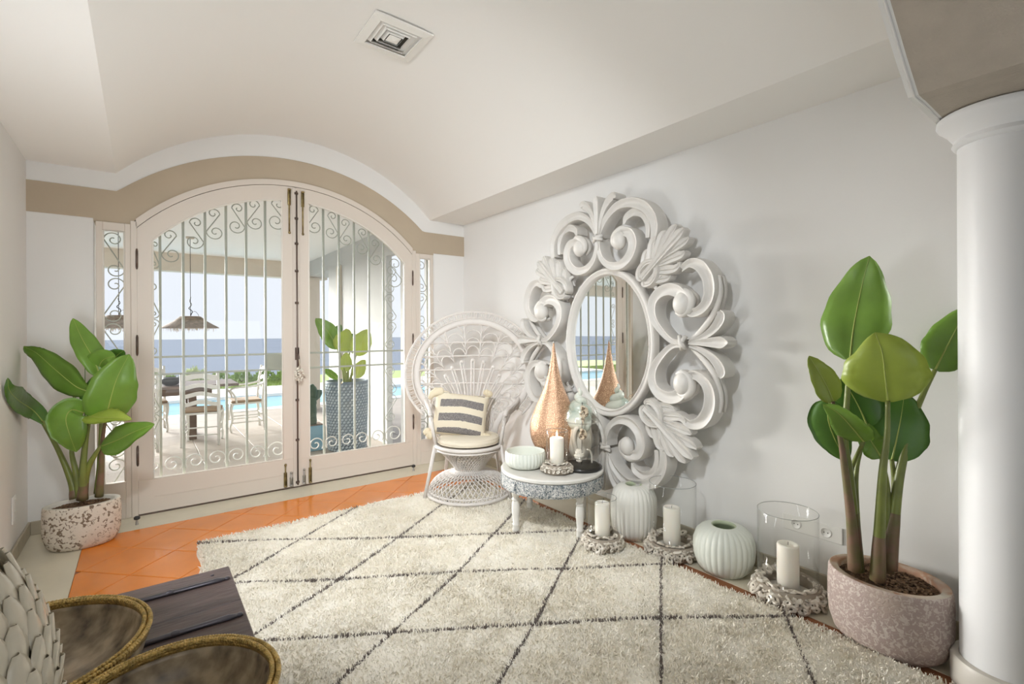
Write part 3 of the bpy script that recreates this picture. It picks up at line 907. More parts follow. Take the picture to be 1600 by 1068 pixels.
# --- vase covered in shell petals
M['petal'] = mat('pearly_shell_petal', (0.68, 0.62, 0.50), 0.22, bump=0.08, bscale=30, coat=0.2)
pv = thing('shell_vase', 'fat vase clad in overlapping pearly shell petals, on the trunk', 'vase', (-0.325, 1.13, TZ + .002))
pv.scale = (1, 1, 1.13)
def vr(z):
    t = z / 0.47
    return 0.10 + 0.105 * sin(min(max((t - .08) / .92, 0), 1) * pi * 0.92) ** 0.75 if t < .97 else 0.06
MB().lathe([(0.075, 0), (0.085, 0.01)] + [(vr(z) * 0.93, z) for z in np.linspace(0.03, 0.455, 26)] + [(0.07, 0.462), (0.055, 0.45), (0.05, 0.40), (0.001, 0.39)], 40, capt=False).build('body', M['petal'], pv)
pm = MB()
def petal_mesh(L_, W_, c):
    m_ = MB(); vs = []; nu, nv = 7, 5
    for side in (0, 1):
        for i in range(nu):
            t = i / (nu - 1)
            wv = W_ * (sin(pi * min(0.12 + t * .84, 1)) ** 0.7)
            for j in range(nv):
                s_ = (j / (nv - 1) - .5) * 2
                x = wv * s_ * .5
                y = -c * (1 - s_ * s_) * 0.5 - side * 0.0015
                vs.append((x, y + 0.004 * t * t, (t - .5) * L_))
    k = nu * nv
    fs = []
    for i in range(nu - 1):
        for j in range(nv - 1):
            a = i * nv + j
            fs.append((a, a + 1, a + nv + 1, a + nv)); fs.append((k + a, k + a + nv, k + a + nv + 1, k + a + 1))
    rimi = [j for j in range(nv)] + [i * nv + nv - 1 for i in range(1, nu)] + [(nu - 1) * nv + j for j in range(nv - 2, -1, -1)] + [i * nv for i in range(nu - 2, 0, -1)]
    for q in range(len(rimi)):
        a, b = rimi[q], rimi[(q + 1) % len(rimi)]; fs.append((a, k + a, k + b, b))
    m_.add(vs, fs)
    return m_
proto = petal_mesh(0.070, 0.050, 0.010).build('shell_petal', M['petal'], pv)
cnt = 0
rows = 13
for r_ in range(rows):
    z = 0.035 + r_ * 0.0335
    R_ = vr(z)
    nn = max(8, int(2 * pi * R_ / 0.040))
    for q in range(nn):
        a = 2 * pi * (q + 0.5 * (r_ % 2)) / nn + rng.uniform(-.03, .03)
        # leave the hidden far side to fewer pieces
        if cos(a - radians(100)) < -2: continue
        o = proto if cnt == 0 else proto.copy()
        if cnt: C.objects.link(o); o.parent = pv
        dzdr = (vr(z + .01) - vr(z - .01)) / .02
        tilt = -math.atan(dzdr) - 0.21 + rng.uniform(-.05, .05)
        Mx = Matrix.Translation(((R_ + 0.002) * cos(a), (R_ + 0.002) * sin(a), z)) @ Matrix.Rotation(a + pi / 2, 4, 'Z') @ Matrix.Rotation(-tilt, 4, 'X') @ Matrix.Rotation(rng.uniform(-.15, .15), 4, 'Y')
        o.matrix_basis = Mx
        cnt += 1
M['silver'] = mat('silver_metal', (0.72, 0.76, 0.82), 0.12, 1.0)
MB().lathe([(0.052, 0.0), (0.075, 0.004), (0.080, 0.014), (0.070, 0.020), (0.056, 0.022), (0.050, 0.012)], 32, c=(0, 0, 0.455), closed=True, capb=False, capt=False).build('neck_ring', M['silver'], pv)

# --- potted plants
def leaf_mesh(parent, pts, hw, roll, fold, mtl, view):
    P = [Vector(p) for p in spline(pts, 7)]
    n = len(P); m_ = MB(); nv = 8
    L_ = sum((P[i + 1] - P[i]).length for i in range(n - 1))
    acc = 0; vs = []
    for side in (0, 1):
        acc = 0
        for i in range(n):
            if i: acc += (P[i] - P[i - 1]).length
            t = acc / L_
            T = (P[min(i + 1, n - 1)] - P[max(i - 1, 0)]).normalized()
            V = (view - P[i]).normalized()
            side_v = T.cross(V).normalized()
            nrm = side_v.cross(T).normalized()
            Rm = Matrix.Rotation(radians(roll), 3, T)
            side_v = Rm @ side_v; nrm = Rm @ nrm
            w = hw * (max(sin(pi * min(t ** 0.72, 1)), 0) ** 0.66) * (1.0 + 0.025 * sin(t * 23))
            if i == 0: w = hw * 0.18
            if i == n - 1: w = 0.001
            for j in range(nv + 1):
                s_ = (j / nv - .5) * 2
                a = abs(s_)
                ripple = 0.0022 * sin(t * L_ * 260 + a * 4) * a
                lift = fold * w * (a ** 1.2) - 0.25 * w * a * a * a + ripple + 0.05 * w * sin(t * 9 + s_ * 2) * a
                vs.append(P[i] + side_v * (w * s_) + nrm * (lift - side * 0.0014))
    k = n * (nv + 1); fs = []
    for i in range(n - 1):
        for j in range(nv):
            a = i * (nv + 1) + j
            fs.append((a, a + 1, a + nv + 2, a + nv + 1)); fs.append((k + a, k + a + nv + 1, k + a + nv + 2, k + a + 1))
    for i in range(n - 1):
        for j in (0, nv):
            a = i * (nv + 1) + j; b = a + nv + 1
            fs.append((a, b, k + b, k + a))
    m_.add(vs, fs)
    lf = m_.build('leaf', M[mtl], parent)
    if L_ > 0.12:
        # raised midrib along the leaf
        q = []
        for i in range(n):
            V = (view - P[i]).normalized(); q.append(P[i] + V * 0.0008)
        MB().tube(q, [max(0.0042 * (1 - i / n), 0.0008) for i in range(n)], 5).build('midrib', M['rib'], lf)
    return lf
def stem_mesh(parent, pts, r0, r1, mtl):
    P = spline(pts, 6); n = len(P)
    R = [r0 * (1 - i / (n - 1)) ** 1.6 + r1 * (1 - (1 - i / (n - 1)) ** 1.6) for i in range(n)]
    st = MB().tube(P, R, 9).build('stem', M[mtl], parent)
    if r0 > .0235 and mtl == 'stem':
        k = int(n * .31)
        MB().tube(P[:k], [r * 1.07 for r in R[:k - 2]] + [R[k - 2] * 1.02, R[k - 1] * .96], 9).build('leaf_sheath', M['sheath'], st)
    return st
def pot_oval(parent, ax, ay, h, mtl, rimm, soilz):
    pr = [(0.70, 0.0), (0.80, 0.006), (0.90, 0.03), (0.975, 0.08), (1.0, 0.14), (1.0, h * 0.75), (0.985, h - .012), (0.97, h - .002), (0.955, h)]
    ins = [(0.83, h), (0.80, h - .006), (0.79, h - .05), (0.70, h - .12), (0.001, h - .125)]
    MB().lathe(pr, 64, sx=ax, sy=ay, capt=False).build('pot', mtl, parent)
    MB().lathe([(0.956, h), (0.835, h + 0.0005), (0.81, h - .006), (0.79, h - .05), (0.72, h - .1)], 64, sx=ax, sy=ay, capt=False, capb=False).build('pot_rim', rimm, parent)
    s = MB(); n = 42; vs = []; fs = []
    for i in range(11):
        r = 0.80 * i / 10
        for j in range(n):
            a = 2 * pi * j / n
            vs.append((r * ax * cos(a), r * ay * sin(a), soilz + 0.004 * rng.uniform(-1, 1)))
    for i in range(10):
        for j in range(n): fs.append((i * n + j, i * n + (j + 1) % n, (i + 1) * n + (j + 1) % n, (i + 1) * n + j))
    s.add(vs, fs); s.build('soil', M['soil'], parent, smooth=False)
    # bark chips: nobody could count them
    b = MB()
    for q in range(420):
        r = 0.77 * sqrt(rng.uniform()); a = rng.uniform(0, 2 * pi)
        Mx = Matrix.Rotation(rng.uniform(0, 6), 3, 'Z') @ Matrix.Rotation(rng.uniform(-.8, .8), 3, 'X')
        sz = rng.uniform(.004, .009)
        vs = [Mx @ Vector(((x - .5) * sz * 2, (y - .5) * sz * 1.2, (z - .5) * sz * .8)) + Vector((r * ax * cos(a), r * ay * sin(a), soilz + .005)) for x in (0, 1) for y in (0, 1) for z in (0, 1)]
        b.add(vs, [(0, 1, 3, 2), (4, 6, 7, 5), (0, 4, 5, 1), (2, 3, 7, 6), (0, 2, 6, 4), (1, 5, 7, 3)])
    tag(b.build('bark_chips', M['chips'], parent, smooth=False), kind='stuff')
M['chips'] = mat('bark_chip_brown', (0.24, 0.14, 0.075), 0.9, var=0.6, vscale=90)
def worn_mat(name, base, chip, spots, scale, thr_, sc2, thr2, bumps=0.4):
    m = bpy.data.materials.new(name); m.use_nodes = True
    t = m.node_tree; b = t.nodes['Principled BSDF']; b.inputs['Roughness'].default_value = 0.85
    tcn = t.nodes.new('ShaderNodeTexCoord')
    n1 = t.nodes.new('ShaderNodeTexNoise'); n1.inputs['Scale'].default_value = scale; n1.inputs['Detail'].default_value = 6; n1.inputs['Distortion'].default_value = 0.8
    n2 = t.nodes.new('ShaderNodeTexNoise'); n2.inputs['Scale'].default_value = sc2; n2.inputs['Detail'].default_value = 3
    t.links.new(tcn.outputs['Object'], n1.inputs[0]); t.links.new(tcn.outputs['Object'], n2.inputs[0])
    r1 = t.nodes.new('ShaderNodeValToRGB'); r1.color_ramp.elements[0].position = thr_[0]; r1.color_ramp.elements[1].position = thr_[1]
    r1.color_ramp.elements[0].color = (*chip, 1); r1.color_ramp.elements[1].color = (*base, 1)
    r2 = t.nodes.new('ShaderNodeValToRGB'); r2.color_ramp.elements[0].position = thr2[0]; r2.color_ramp.elements[1].position = thr2[1]
    mx = t.nodes.new('ShaderNodeMix'); mx.data_type = 'RGBA'; mx.inputs['B'].default_value = (*spots, 1)
    t.links.new(n1.outputs[0], r1.inputs[0]); t.links.new(n2.outputs[0], r2.inputs[0])
    t.links.new(r2.outputs[0], mx.inputs['Factor']); t.links.new(r1.outputs[0], mx.inputs['A']); t.links.new(mx.outputs['Result'], b.inputs['Base Color'])
    bn = t.nodes.new('ShaderNodeBump'); bn.inputs['Strength'].default_value = bumps; bn.inputs['Distance'].default_value = 0.01
    t.links.new(n1.outputs[0], bn.inputs['Height']); t.links.new(bn.outputs[0], b.inputs['Normal'])
    return m
M['potL'] = worn_mat('chipped_whitewash', (0.72, 0.655, 0.56), (0.22, 0.16, 0.11), (0.66, 0.56, 0.46), 48, (0.41, 0.46), 5, (0.55, 0.75))
M['potR'] = worn_mat('worn_pink_limewash', (0.44, 0.345, 0.31), (0.62, 0.545, 0.49), (0.50, 0.40, 0.33), 70, (0.42, 0.50), 5, (0.50, 0.75))
M['potRim'] = worn_mat('worn_clay_rim', (0.55, 0.44, 0.34), (0.45, 0.26, 0.17), (0.62, 0.56, 0.48), 12, (0.45, 0.55), 7, (0.5, 0.7))
M['potRimL'] = mat('whitewashed_rim', (0.74, 0.70, 0.62), 0.8, bump=.2)
CAM = Vector((0, 0, 1.35))
LEFT = [([(0.094, -0.066, 1.08), (0.058, -0.039, 1.196), (-0.003, 0.032, 1.328), (-0.052, 0.107, 1.459)], 0.074, 15, 0.35, 'leaf'), ([(0.036, 0.003, 0.979), (-0.035, 0.031, 1.019), (-0.143, 0.113, 1.131), (-0.232, 0.18, 1.231), (-0.285, 0.121, 1.279)], 0.095, -35, 0.25, 'leaf'), ([(-0.194, 0.152, 0.776), (-0.253, 0.196, 0.863), (-0.285, -0.029, 0.952), (-0.285, -0.296, 1.039), (-0.285, -0.344, 1.114)], 0.079, 40, 0.35, 'leafdark'), ([(0.012, -0.067, 0.853), (-0.044, -0.087, 0.881), (-0.068, -0.119, 0.828), (-0.046, -0.136, 0.722), (-0.022, -0.103, 0.617)], 0.103, 22, 0.2, 'leaf'), ([(0.12, -0.111, 0.786), (0.146, -0.167, 0.933), (0.182, -0.195, 1.076), (0.243, -0.178, 1.224)], 0.136, 14, 0.25, 'leaf'), ([(0.097, -0.093, 0.634), (0.178, -0.23, 0.684), (0.269, -0.349, 0.747), (0.368, -0.423, 0.794)], 0.087, -25, 0.25, 'leaf'), ([(0.036, -0.147, 0.841), (0.112, -0.255, 0.839), (0.192, -0.34, 0.842), (0.257, -0.364, 0.826)], 0.074, -50, 0.4, 'leaflight'), ([(0.029, 0.046, 0.858), (0.053, 0.041, 0.961), (0.072, 0.051, 1.09)], 0.066, 0, 0.2, 'leafdark'), ([(0.107, 0.0, 1.058), (0.14, -0.013, 1.141), (0.174, -0.026, 1.208), (0.214, -0.057, 1.246)], 0.083, 10, 0.3, 'leafdark'), ([(0.08, -0.03, 1.103), (0.094, -0.066, 1.163), (0.122, -0.112, 1.197), (0.171, -0.149, 1.213)], 0.083, -20, 0.2, 'leaf')]
LEFT_STEMS = [([(-0.038, 0.034, 0.296), (-0.057, 0.048, 0.403), (-0.122, 0.098, 0.598), (-0.207, 0.162, 0.793)], 0.03, 0.011, 'stem'), ([(-0.018, 0.019, 0.304), (-0.037, 0.033, 0.473), (-0.058, 0.074, 0.613), (-0.018, 0.044, 0.821), (-0.057, 0.073, 0.996)], 0.022, 0.008, 'stem'), ([(0.005, -0.036, 0.297), (0.007, -0.063, 0.467), (0.021, -0.073, 0.65), (0.041, -0.089, 0.812)], 0.026, 0.01, 'stem'), ([(-0.003, -0.018, 0.294), (0.025, -0.051, 0.481), (0.071, -0.086, 0.591), (0.097, -0.093, 0.638)], 0.028, 0.01, 'stem'), ([(0.082, -0.019, 0.297), (0.094, -0.04, 0.467), (0.102, -0.072, 0.658), (0.121, -0.111, 0.806)], 0.024, 0.009, 'sheath'), ([(0.071, 0.014, 0.312), (0.085, 0.004, 0.522), (0.093, -0.002, 0.815), (0.095, -0.029, 1.077)], 0.02, 0.008, 'stem'), ([(-0.021, 0.059, 0.31), (-0.003, 0.083, 0.562), (0.018, 0.067, 0.772), (0.03, 0.046, 0.875)], 0.018, 0.007, 'stem'), ([(-0.006, 0.035, 0.364), (0.005, 0.027, 0.613), (0.012, 0.021, 0.863), (0.013, 0.02, 1.137)], 0.01, 0.002, 'leafdark')]
RIGHT = [([(-0.101, 0.102, 1.224), (-0.064, 0.099, 1.369), (-0.025, 0.082, 1.538), (-0.031, 0.049, 1.678)], 0.13, -14, 0.22, 'leaf'), ([(-0.091, -0.031, 1.054), (-0.136, -0.035, 1.158), (-0.158, -0.031, 1.263), (-0.156, -0.007, 1.344)], 0.149, 0, 0.12, 'leaflight'), ([(0.17, -0.128, 1.179), (0.22, -0.154, 1.27), (0.22, -0.192, 1.366), (0.22, -0.227, 1.452)], 0.088, 12, 0.2, 'leaf'), ([(-0.216, 0.126, 1.048), (-0.265, 0.138, 1.127), (-0.305, 0.156, 1.195), (-0.309, 0.184, 1.245)], 0.055, 20, 0.5, 'leaflight'), ([(-0.137, 0.041, 0.883), (-0.228, 0.06, 0.959), (-0.281, 0.088, 1.014), (-0.307, 0.132, 1.045)], 0.066, -30, 0.45, 'leaf'), ([(-0.137, 0.167, 1.045), (-0.133, 0.176, 0.959), (-0.106, 0.156, 0.859), (-0.077, 0.122, 0.771)], 0.083, 5, 0.15, 'leafdark'), ([(0.007, 0.07, 0.921), (-0.008, 0.094, 0.999), (-0.042, 0.12, 1.079), (-0.082, 0.138, 1.143)], 0.094, -5, 0.12, 'leafdark'), ([(0.043, -0.007, 0.784), (0.049, -0.024, 0.883), (0.065, -0.036, 0.98), (0.102, -0.039, 1.083)], 0.11, 5, 0.15, 'leafdark'), ([(-0.041, 0.006, 0.805), (-0.074, 0.019, 0.852), (-0.091, 0.032, 0.892), (-0.084, 0.038, 0.953)], 0.052, 10, 0.4, 'leaf')]
RIGHT_STEMS = [([(-0.106, 0.081, 0.315), (-0.116, 0.088, 0.514), (-0.131, 0.099, 0.735), (-0.144, 0.109, 0.873), (-0.122, 0.106, 1.064), (-0.101, 0.102, 1.23)], 0.03, 0.01, 'stem'), ([(-0.134, 0.077, 0.331), (-0.146, 0.086, 0.549), (-0.167, 0.102, 0.768), (-0.184, 0.114, 0.905), (-0.219, 0.128, 1.051)], 0.026, 0.008, 'sheath'), ([(-0.104, 0.004, 0.301), (-0.109, -0.005, 0.514), (-0.109, -0.017, 0.757), (-0.094, -0.029, 0.916), (-0.091, -0.031, 1.06)], 0.028, 0.009, 'stem'), ([(-0.018, -0.011, 0.33), (0.01, -0.02, 0.517), (0.047, -0.035, 0.734), (0.09, -0.068, 0.954), (0.13, -0.098, 1.078), (0.17, -0.128, 1.179)], 0.03, 0.009, 'stem'), ([(-0.001, 0.001, 0.32), (0.005, -0.003, 0.513), (0.013, 0.003, 0.675), (-0.041, 0.006, 0.808)], 0.026, 0.009, 'stem'), ([(0.026, 0.006, 0.296), (0.042, -0.006, 0.477), (0.052, -0.014, 0.672), (0.043, -0.007, 0.789)], 0.024, 0.009, 'stem'), ([(-0.058, 0.082, 0.306), (-0.058, 0.095, 0.554), (-0.044, 0.096, 0.748), (0.007, 0.07, 0.921)], 0.018, 0.008, 'stem'), ([(-0.076, 0.095, 0.306), (-0.083, 0.101, 0.586), (-0.078, 0.109, 0.723), (-0.125, 0.045, 0.881)], 0.018, 0.008, 'stem')]
PATIO = [([(-0.076, 0.13, 1.159), (-0.12, 0.163, 1.278), (-0.195, 0.22, 1.421), (-0.29, 0.291, 1.54)], 0.095, 15, 0.3, 'leaf'), ([(-0.051, 0.111, 1.135), (-0.019, 0.086, 1.238), (0.013, 0.062, 1.356), (0.013, 0.062, 1.411)], 0.095, 0, 0.3, 'leaflight'), ([(0.106, -0.008, 1.078), (0.132, -0.028, 1.157), (0.196, -0.076, 1.315), (0.228, -0.1, 1.402)], 0.103, 5, 0.2, 'leaflight'), ([(0.077, 0.139, 1.115), (0.09, 0.129, 1.195), (0.116, 0.109, 1.315), (0.123, 0.104, 1.356)], 0.079, 0, 0.2, 'leafdark'), ([(-0.103, 0.025, 0.796), (-0.153, 0.062, 0.843), (-0.202, 0.1, 0.89), (-0.258, 0.142, 0.914)], 0.04, 30, 0.3, 'leaf'), ([(0.005, 0.068, 0.881), (0.005, 0.068, 0.976), (0.012, 0.063, 1.079), (0.018, 0.058, 1.119)], 0.063, 0, 0.2, 'leaflight'), ([(0.099, -0.003, 0.802), (0.131, -0.027, 0.881), (0.169, -0.056, 0.975), (0.201, -0.08, 1.022)], 0.063, 0, 0.2, 'leaflight'), ([(-0.063, 0.245, 1.357), (-0.037, 0.225, 1.397), (-0.018, 0.211, 1.437), (-0.005, 0.201, 1.461)], 0.04, 0, 0.2, 'leafdark')]
PATIO_STEMS = [([(-0.009, 0.079, 0.699), (-0.021, 0.088, 0.881), (-0.076, 0.13, 1.159)], 0.022, 0.01, 'stem'), ([(0.01, 0.064, 0.699), (-0.008, 0.078, 0.881), (-0.051, 0.111, 1.135)], 0.022, 0.01, 'stem'), ([(0.035, 0.045, 0.699), (0.068, 0.021, 0.881), (0.106, -0.008, 1.078)], 0.022, 0.01, 'stem'), ([(0.039, 0.105, 0.694), (0.047, 0.099, 0.957), (0.077, 0.139, 1.115)], 0.02, 0.01, 'stem'), ([(-0.044, 0.043, 0.705), (-0.085, 0.036, 0.755), (-0.103, 0.025, 0.796)], 0.015, 0.008, 'stem'), ([(0.061, 0.026, 0.699), (0.08, 0.012, 0.746), (0.099, -0.003, 0.802)], 0.02, 0.01, 'stem'), ([(0.016, 0.059, 0.699), (0.011, 0.064, 0.802), (0.005, 0.068, 0.881)], 0.02, 0.01, 'stem')]
pl = thing('potted_plant', 'banana-leaved plant in a speckled white oval pot beside the left sidelight', 'plant', (-0.31, 4.19, 0))
pot_oval(pl, 0.196, 0.135, 0.275, M['potL'], M['potRimL'], 0.245)
for (pts, hw, roll, fold, m_) in LEFT: leaf_mesh(pl, pts, hw, roll, fold, m_, CAM - Vector((-0.31, 4.19, 0)))
for (pts, r0, r1, m_) in LEFT_STEMS: stem_mesh(pl, pts, r0, r1, m_)
pr_ = thing('potted_plant', 'banana-leaved plant in a worn pinkish oval pot beside the white column', 'plant', (2.57, 0.715, 0))
MBp = pot_oval(pr_, 0.183, 0.222, 0.295, M['potR'], M['potRim'], 0.265)
for (pts, hw, roll, fold, m_) in RIGHT: leaf_mesh(pr_, pts, hw, roll, fold, m_, CAM - Vector((2.57, 0.70, 0)))
for (pts, r0, r1, m_) in RIGHT_STEMS: stem_mesh(pr_, pts, r0, r1, m_)

# ================================================================== CARVED MIRROR
MX, MY, MZ = 2.62, 2.402, 1.278
mi_ = thing('mirror', 'huge oval mirror in a carved white frame of openwork scrolls and leaves', 'mirror', (MX, MY, MZ))
def L3(w, z, d=0.0): return (d, -w, z)        # local: d runs towards the wall
def scroll(path, hw, depth=0.0, thick=0.85, name='scroll', n=7):
    P = spline([(p[0], p[1], h) for p, h in zip(path, hw)], n)
    m_ = MB()
    m_.tube([L3(p[0], p[1], depth + 0.03) for p in P], [max(p[2], .003) for p in P], 12, flat=1.0, upv=(1, 0, 0))
    # carved back that gives the scroll its depth
    m_.tube([L3(p[0], p[1], depth + 0.075) for p in P], [max(p[2] * .86, .003) for p in P], 8, flat=1.5, upv=(1, 0, 0))
    # raised edge bead
    return m_.build(name, M['mirrorframe'], mi_)
def groove_scroll(path, hw, depth=0.0, name='scroll', n=7):
    """broad carved band: hollow centre between two raised edges"""
    P = spline([(p[0], p[1], h) for p, h in zip(path, hw)], n)
    k = len(P); sec = [(-1, 0.055), (-1, 0.012), (-.86, -.004), (-.62, -.002), (-.35, .014), (0, .019), (.35, .014), (.62, -.002), (.86, -.004), (1, .012), (1, .055), (.9, .11), (-.9, .11)]
    vs = []; m_ = MB()
    for i in range(k):
        a = P[max(i - 1, 0)]; b = P[min(i + 1, k - 1)]
        tx, tz = b[0] - a[0], b[1] - a[1]; L_ = math.hypot(tx, tz) or 1
        nx_, nz_ = -tz / L_, tx / L_
        h = max(P[i][2], .004); s = min(1, h / .03)
        for (u, d) in sec:
            vs.append(L3(P[i][0] + nx_ * h * u, P[i][1] + nz_ * h * u, depth + (d if d > .02 else d * s)))
    q = len(sec)
    fs = [(i * q + j, i * q + (j + 1) % q, (i + 1) * q + (j + 1) % q, (i + 1) * q + j) for i in range(k - 1) for j in range(q)]
    fs += [tuple(range(q)), tuple((k - 1) * q + j for j in range(q))]
    m_.add(vs, fs)
    return recalc(m_.build(name, M['mirrorframe'], mi_, auto=50))
def curl_bulb(c, r, d=0.015):
    m_ = MB().ball(L3(c[0], c[1], d), r * .8, ry=r, rz=r * 1.15, n=16, k=12)
    return m_.build('scroll_bulb', M['mirrorframe'], mi_)
# oval ring and the glass
ring = MB(); n = 96; secs = [(0.0, .085), (0.0, .048), (.008, .040), (.016, .052), (.022, .050), (.030, .036), (.040, .034), (.047, .040), (.050, .055), (.050, .10)]
vs = []
for i in range(n):
    a = 2 * pi * i / n
    for (o_, d) in secs: vs.append(L3((0.366 + o_) * cos(a), (0.484 + o_) * sin(a), d))
q = len(secs)
fs = [(i * q + j, i * q + (j + 1) % q, ((i + 1) % n) * q + (j + 1) % q, ((i + 1) % n) * q + j) for i in range(n) for j in range(q)]
recalc(ring.add(vs, fs).build('oval_ring', M['mirrorframe'], mi_, auto=60))
g_ = MB(); vs = [L3(.372 * cos(2 * pi * i / n), .490 * sin(2 * pi * i / n), d) for d in (.072, .078) for i in range(n)]
g_.add(vs, [tuple(range(n)), tuple(range(2 * n - 1, n - 1, -1))] + [(i, (i + 1) % n, n + (i + 1) % n, n + i) for i in range(n)])
recalc(g_.build('mirror_glass', M['mirror'], mi_, smooth=False))
bk = MB(); vs = [L3(.40 * cos(2 * pi * i / n), .515 * sin(2 * pi * i / n), d) for d in (.080, .100) for i in range(n)]
bk.add(vs, [tuple(range(n)), tuple(range(2 * n - 1, n - 1, -1))] + [(i, (i + 1) % n, n + (i + 1) % n, n + i) for i in range(n)])
recalc(bk.build('backing', M['mirrorframe'], mi_, smooth=False))
# side groups (right side as carved, left side its mirror image, a touch wider)
for sx in (1.0, -1.045):
    for sz in (1, -1):
        f = lambda pts: [(p[0] * sx, p[1] * sz) for p in pts]
        groove_scroll(f([(.66, .012), (.585, .014), (.506, .072), (.438, .165), (.434, .262), (.488, .322), (.565, .338), (.628, .312), (.650, .262)]),
                      [.014, .019, .024, .030, .036, .040, .042, .042, .034])
        curl_bulb((.645 * sx, .243 * sz), .062)
        scroll(f([(.600, .300), (.655, .320), (.702, .275), (.690, .215), (.640, .180), (.595, .190)]), [.010, .022, .028, .028, .022, .008], -0.012)
        groove_scroll(f([(.640, .455), (.700, .485), (.765, .462), (.812, .395), (.826, .315), (.808, .245), (.760, .198), (.705, .186), (.668, .205)]),
                      [.022, .030, .040, .042, .040, .036, .032, .028, .014], 0.008)
        scroll(f([(.862, .400), (.872, .320), (.856, .240), (.814, .155), (.745, .075), (.672, .014)]), [.010, .014, .016, .018, .018, .014], 0.022)
        # side lobes of the fleur
        groove_scroll(f([(.690, .012), (.765, .034), (.835, .075), (.880, .125), (.893, .165), (.882, .192)]), [.010, .018, .026, .032, .030, .012], 0.012, 'fleur_lobe')
    f = lambda pts: [(p[0] * sx, p[1]) for p in pts]
    groove_scroll(f([(.690, .005), (.770, .008), (.850, .010), (.905, .010), (.938, .010)]), [.010, .020, .032, .036, .012], 0.0, 'fleur_lobe')
    kn = MB()
    kn.tube([L3(.645 * sx - .018, .045, .01), L3(.652 * sx, .010, -.022), L3(.672 * sx, -.035, .01)], .014, 8)
    kn.tube([L3(.672 * sx, .045, .01), L3(.655 * sx, .010, -.018), L3(.640 * sx, -.035, .01)], .014, 8)
    kn.build('knot', M['mirrorframe'], mi_)
# top and bottom groups
for sz, cxw in ((1, -.041), (-1, 0.02)):
    for sx in (1, -1):
        f = lambda pts: [(cxw + p[0] * sx, (p[1]) * sz) for p in pts]
        groove_scroll(f([(.012, .735), (.010, .680), (.040, .598), (.115, .540), (.215, .535), (.292, .590), (.318, .672), (.285, .742), (.215, .758)]),
                      [.014, .018, .023, .029, .034, .038, .040, .038, .028])
        curl_bulb((cxw + .190 * sx, .705 * sz), .056)
        scroll(f([(.275, .770), (.215, .785), (.158, .752), (.142, .698), (.170, .655)]), [.010, .022, .027, .024, .008], -0.012)
        groove_scroll(f([(.012, .755), (.026, .800), (.085, .885), (.180, .945), (.285, .948), (.395, .905), (.470, .820), (.490, .735), (.480, .670)]),
                      [.012, .018, .026, .033, .037, .038, .034, .030, .022], 0.006)
        groove_scroll(f([(.425, .690), (.425, .775), (.385, .850), (.315, .878), (.250, .856), (.228, .812)]), [.016, .020, .026, .030, .026, .010], 0.020)
        groove_scroll(f([(.010, .780), (.028, .860), (.060, .940), (.105, .995), (.148, 1.020), (.170, 1.010)]), [.009, .014, .022, .032, .032, .012], 0.0, 'fleur_lobe')
    f = lambda pts: [(cxw + p[0], p[1] * sz) for p in pts]
    groove_scroll(f([(0, .780), (0, .860), (-.002, .950), (-.004, 1.010), (-.005, 1.050)]), [.010, .016, .024, .028, .012], -0.010, 'fleur_lobe')
    kn = MB()
    kn.tube([L3(cxw - .045, .760 * sz, .01), L3(cxw, .745 * sz, -.022), L3(cxw + .045, .735 * sz, .01)], .013, 8)
    kn.tube([L3(cxw - .045, .728 * sz, .01), L3(cxw, .745 * sz, -.018), L3(cxw + .045, .765 * sz, .01)], .013, 8)
    kn.build('knot', M['mirrorframe'], mi_)
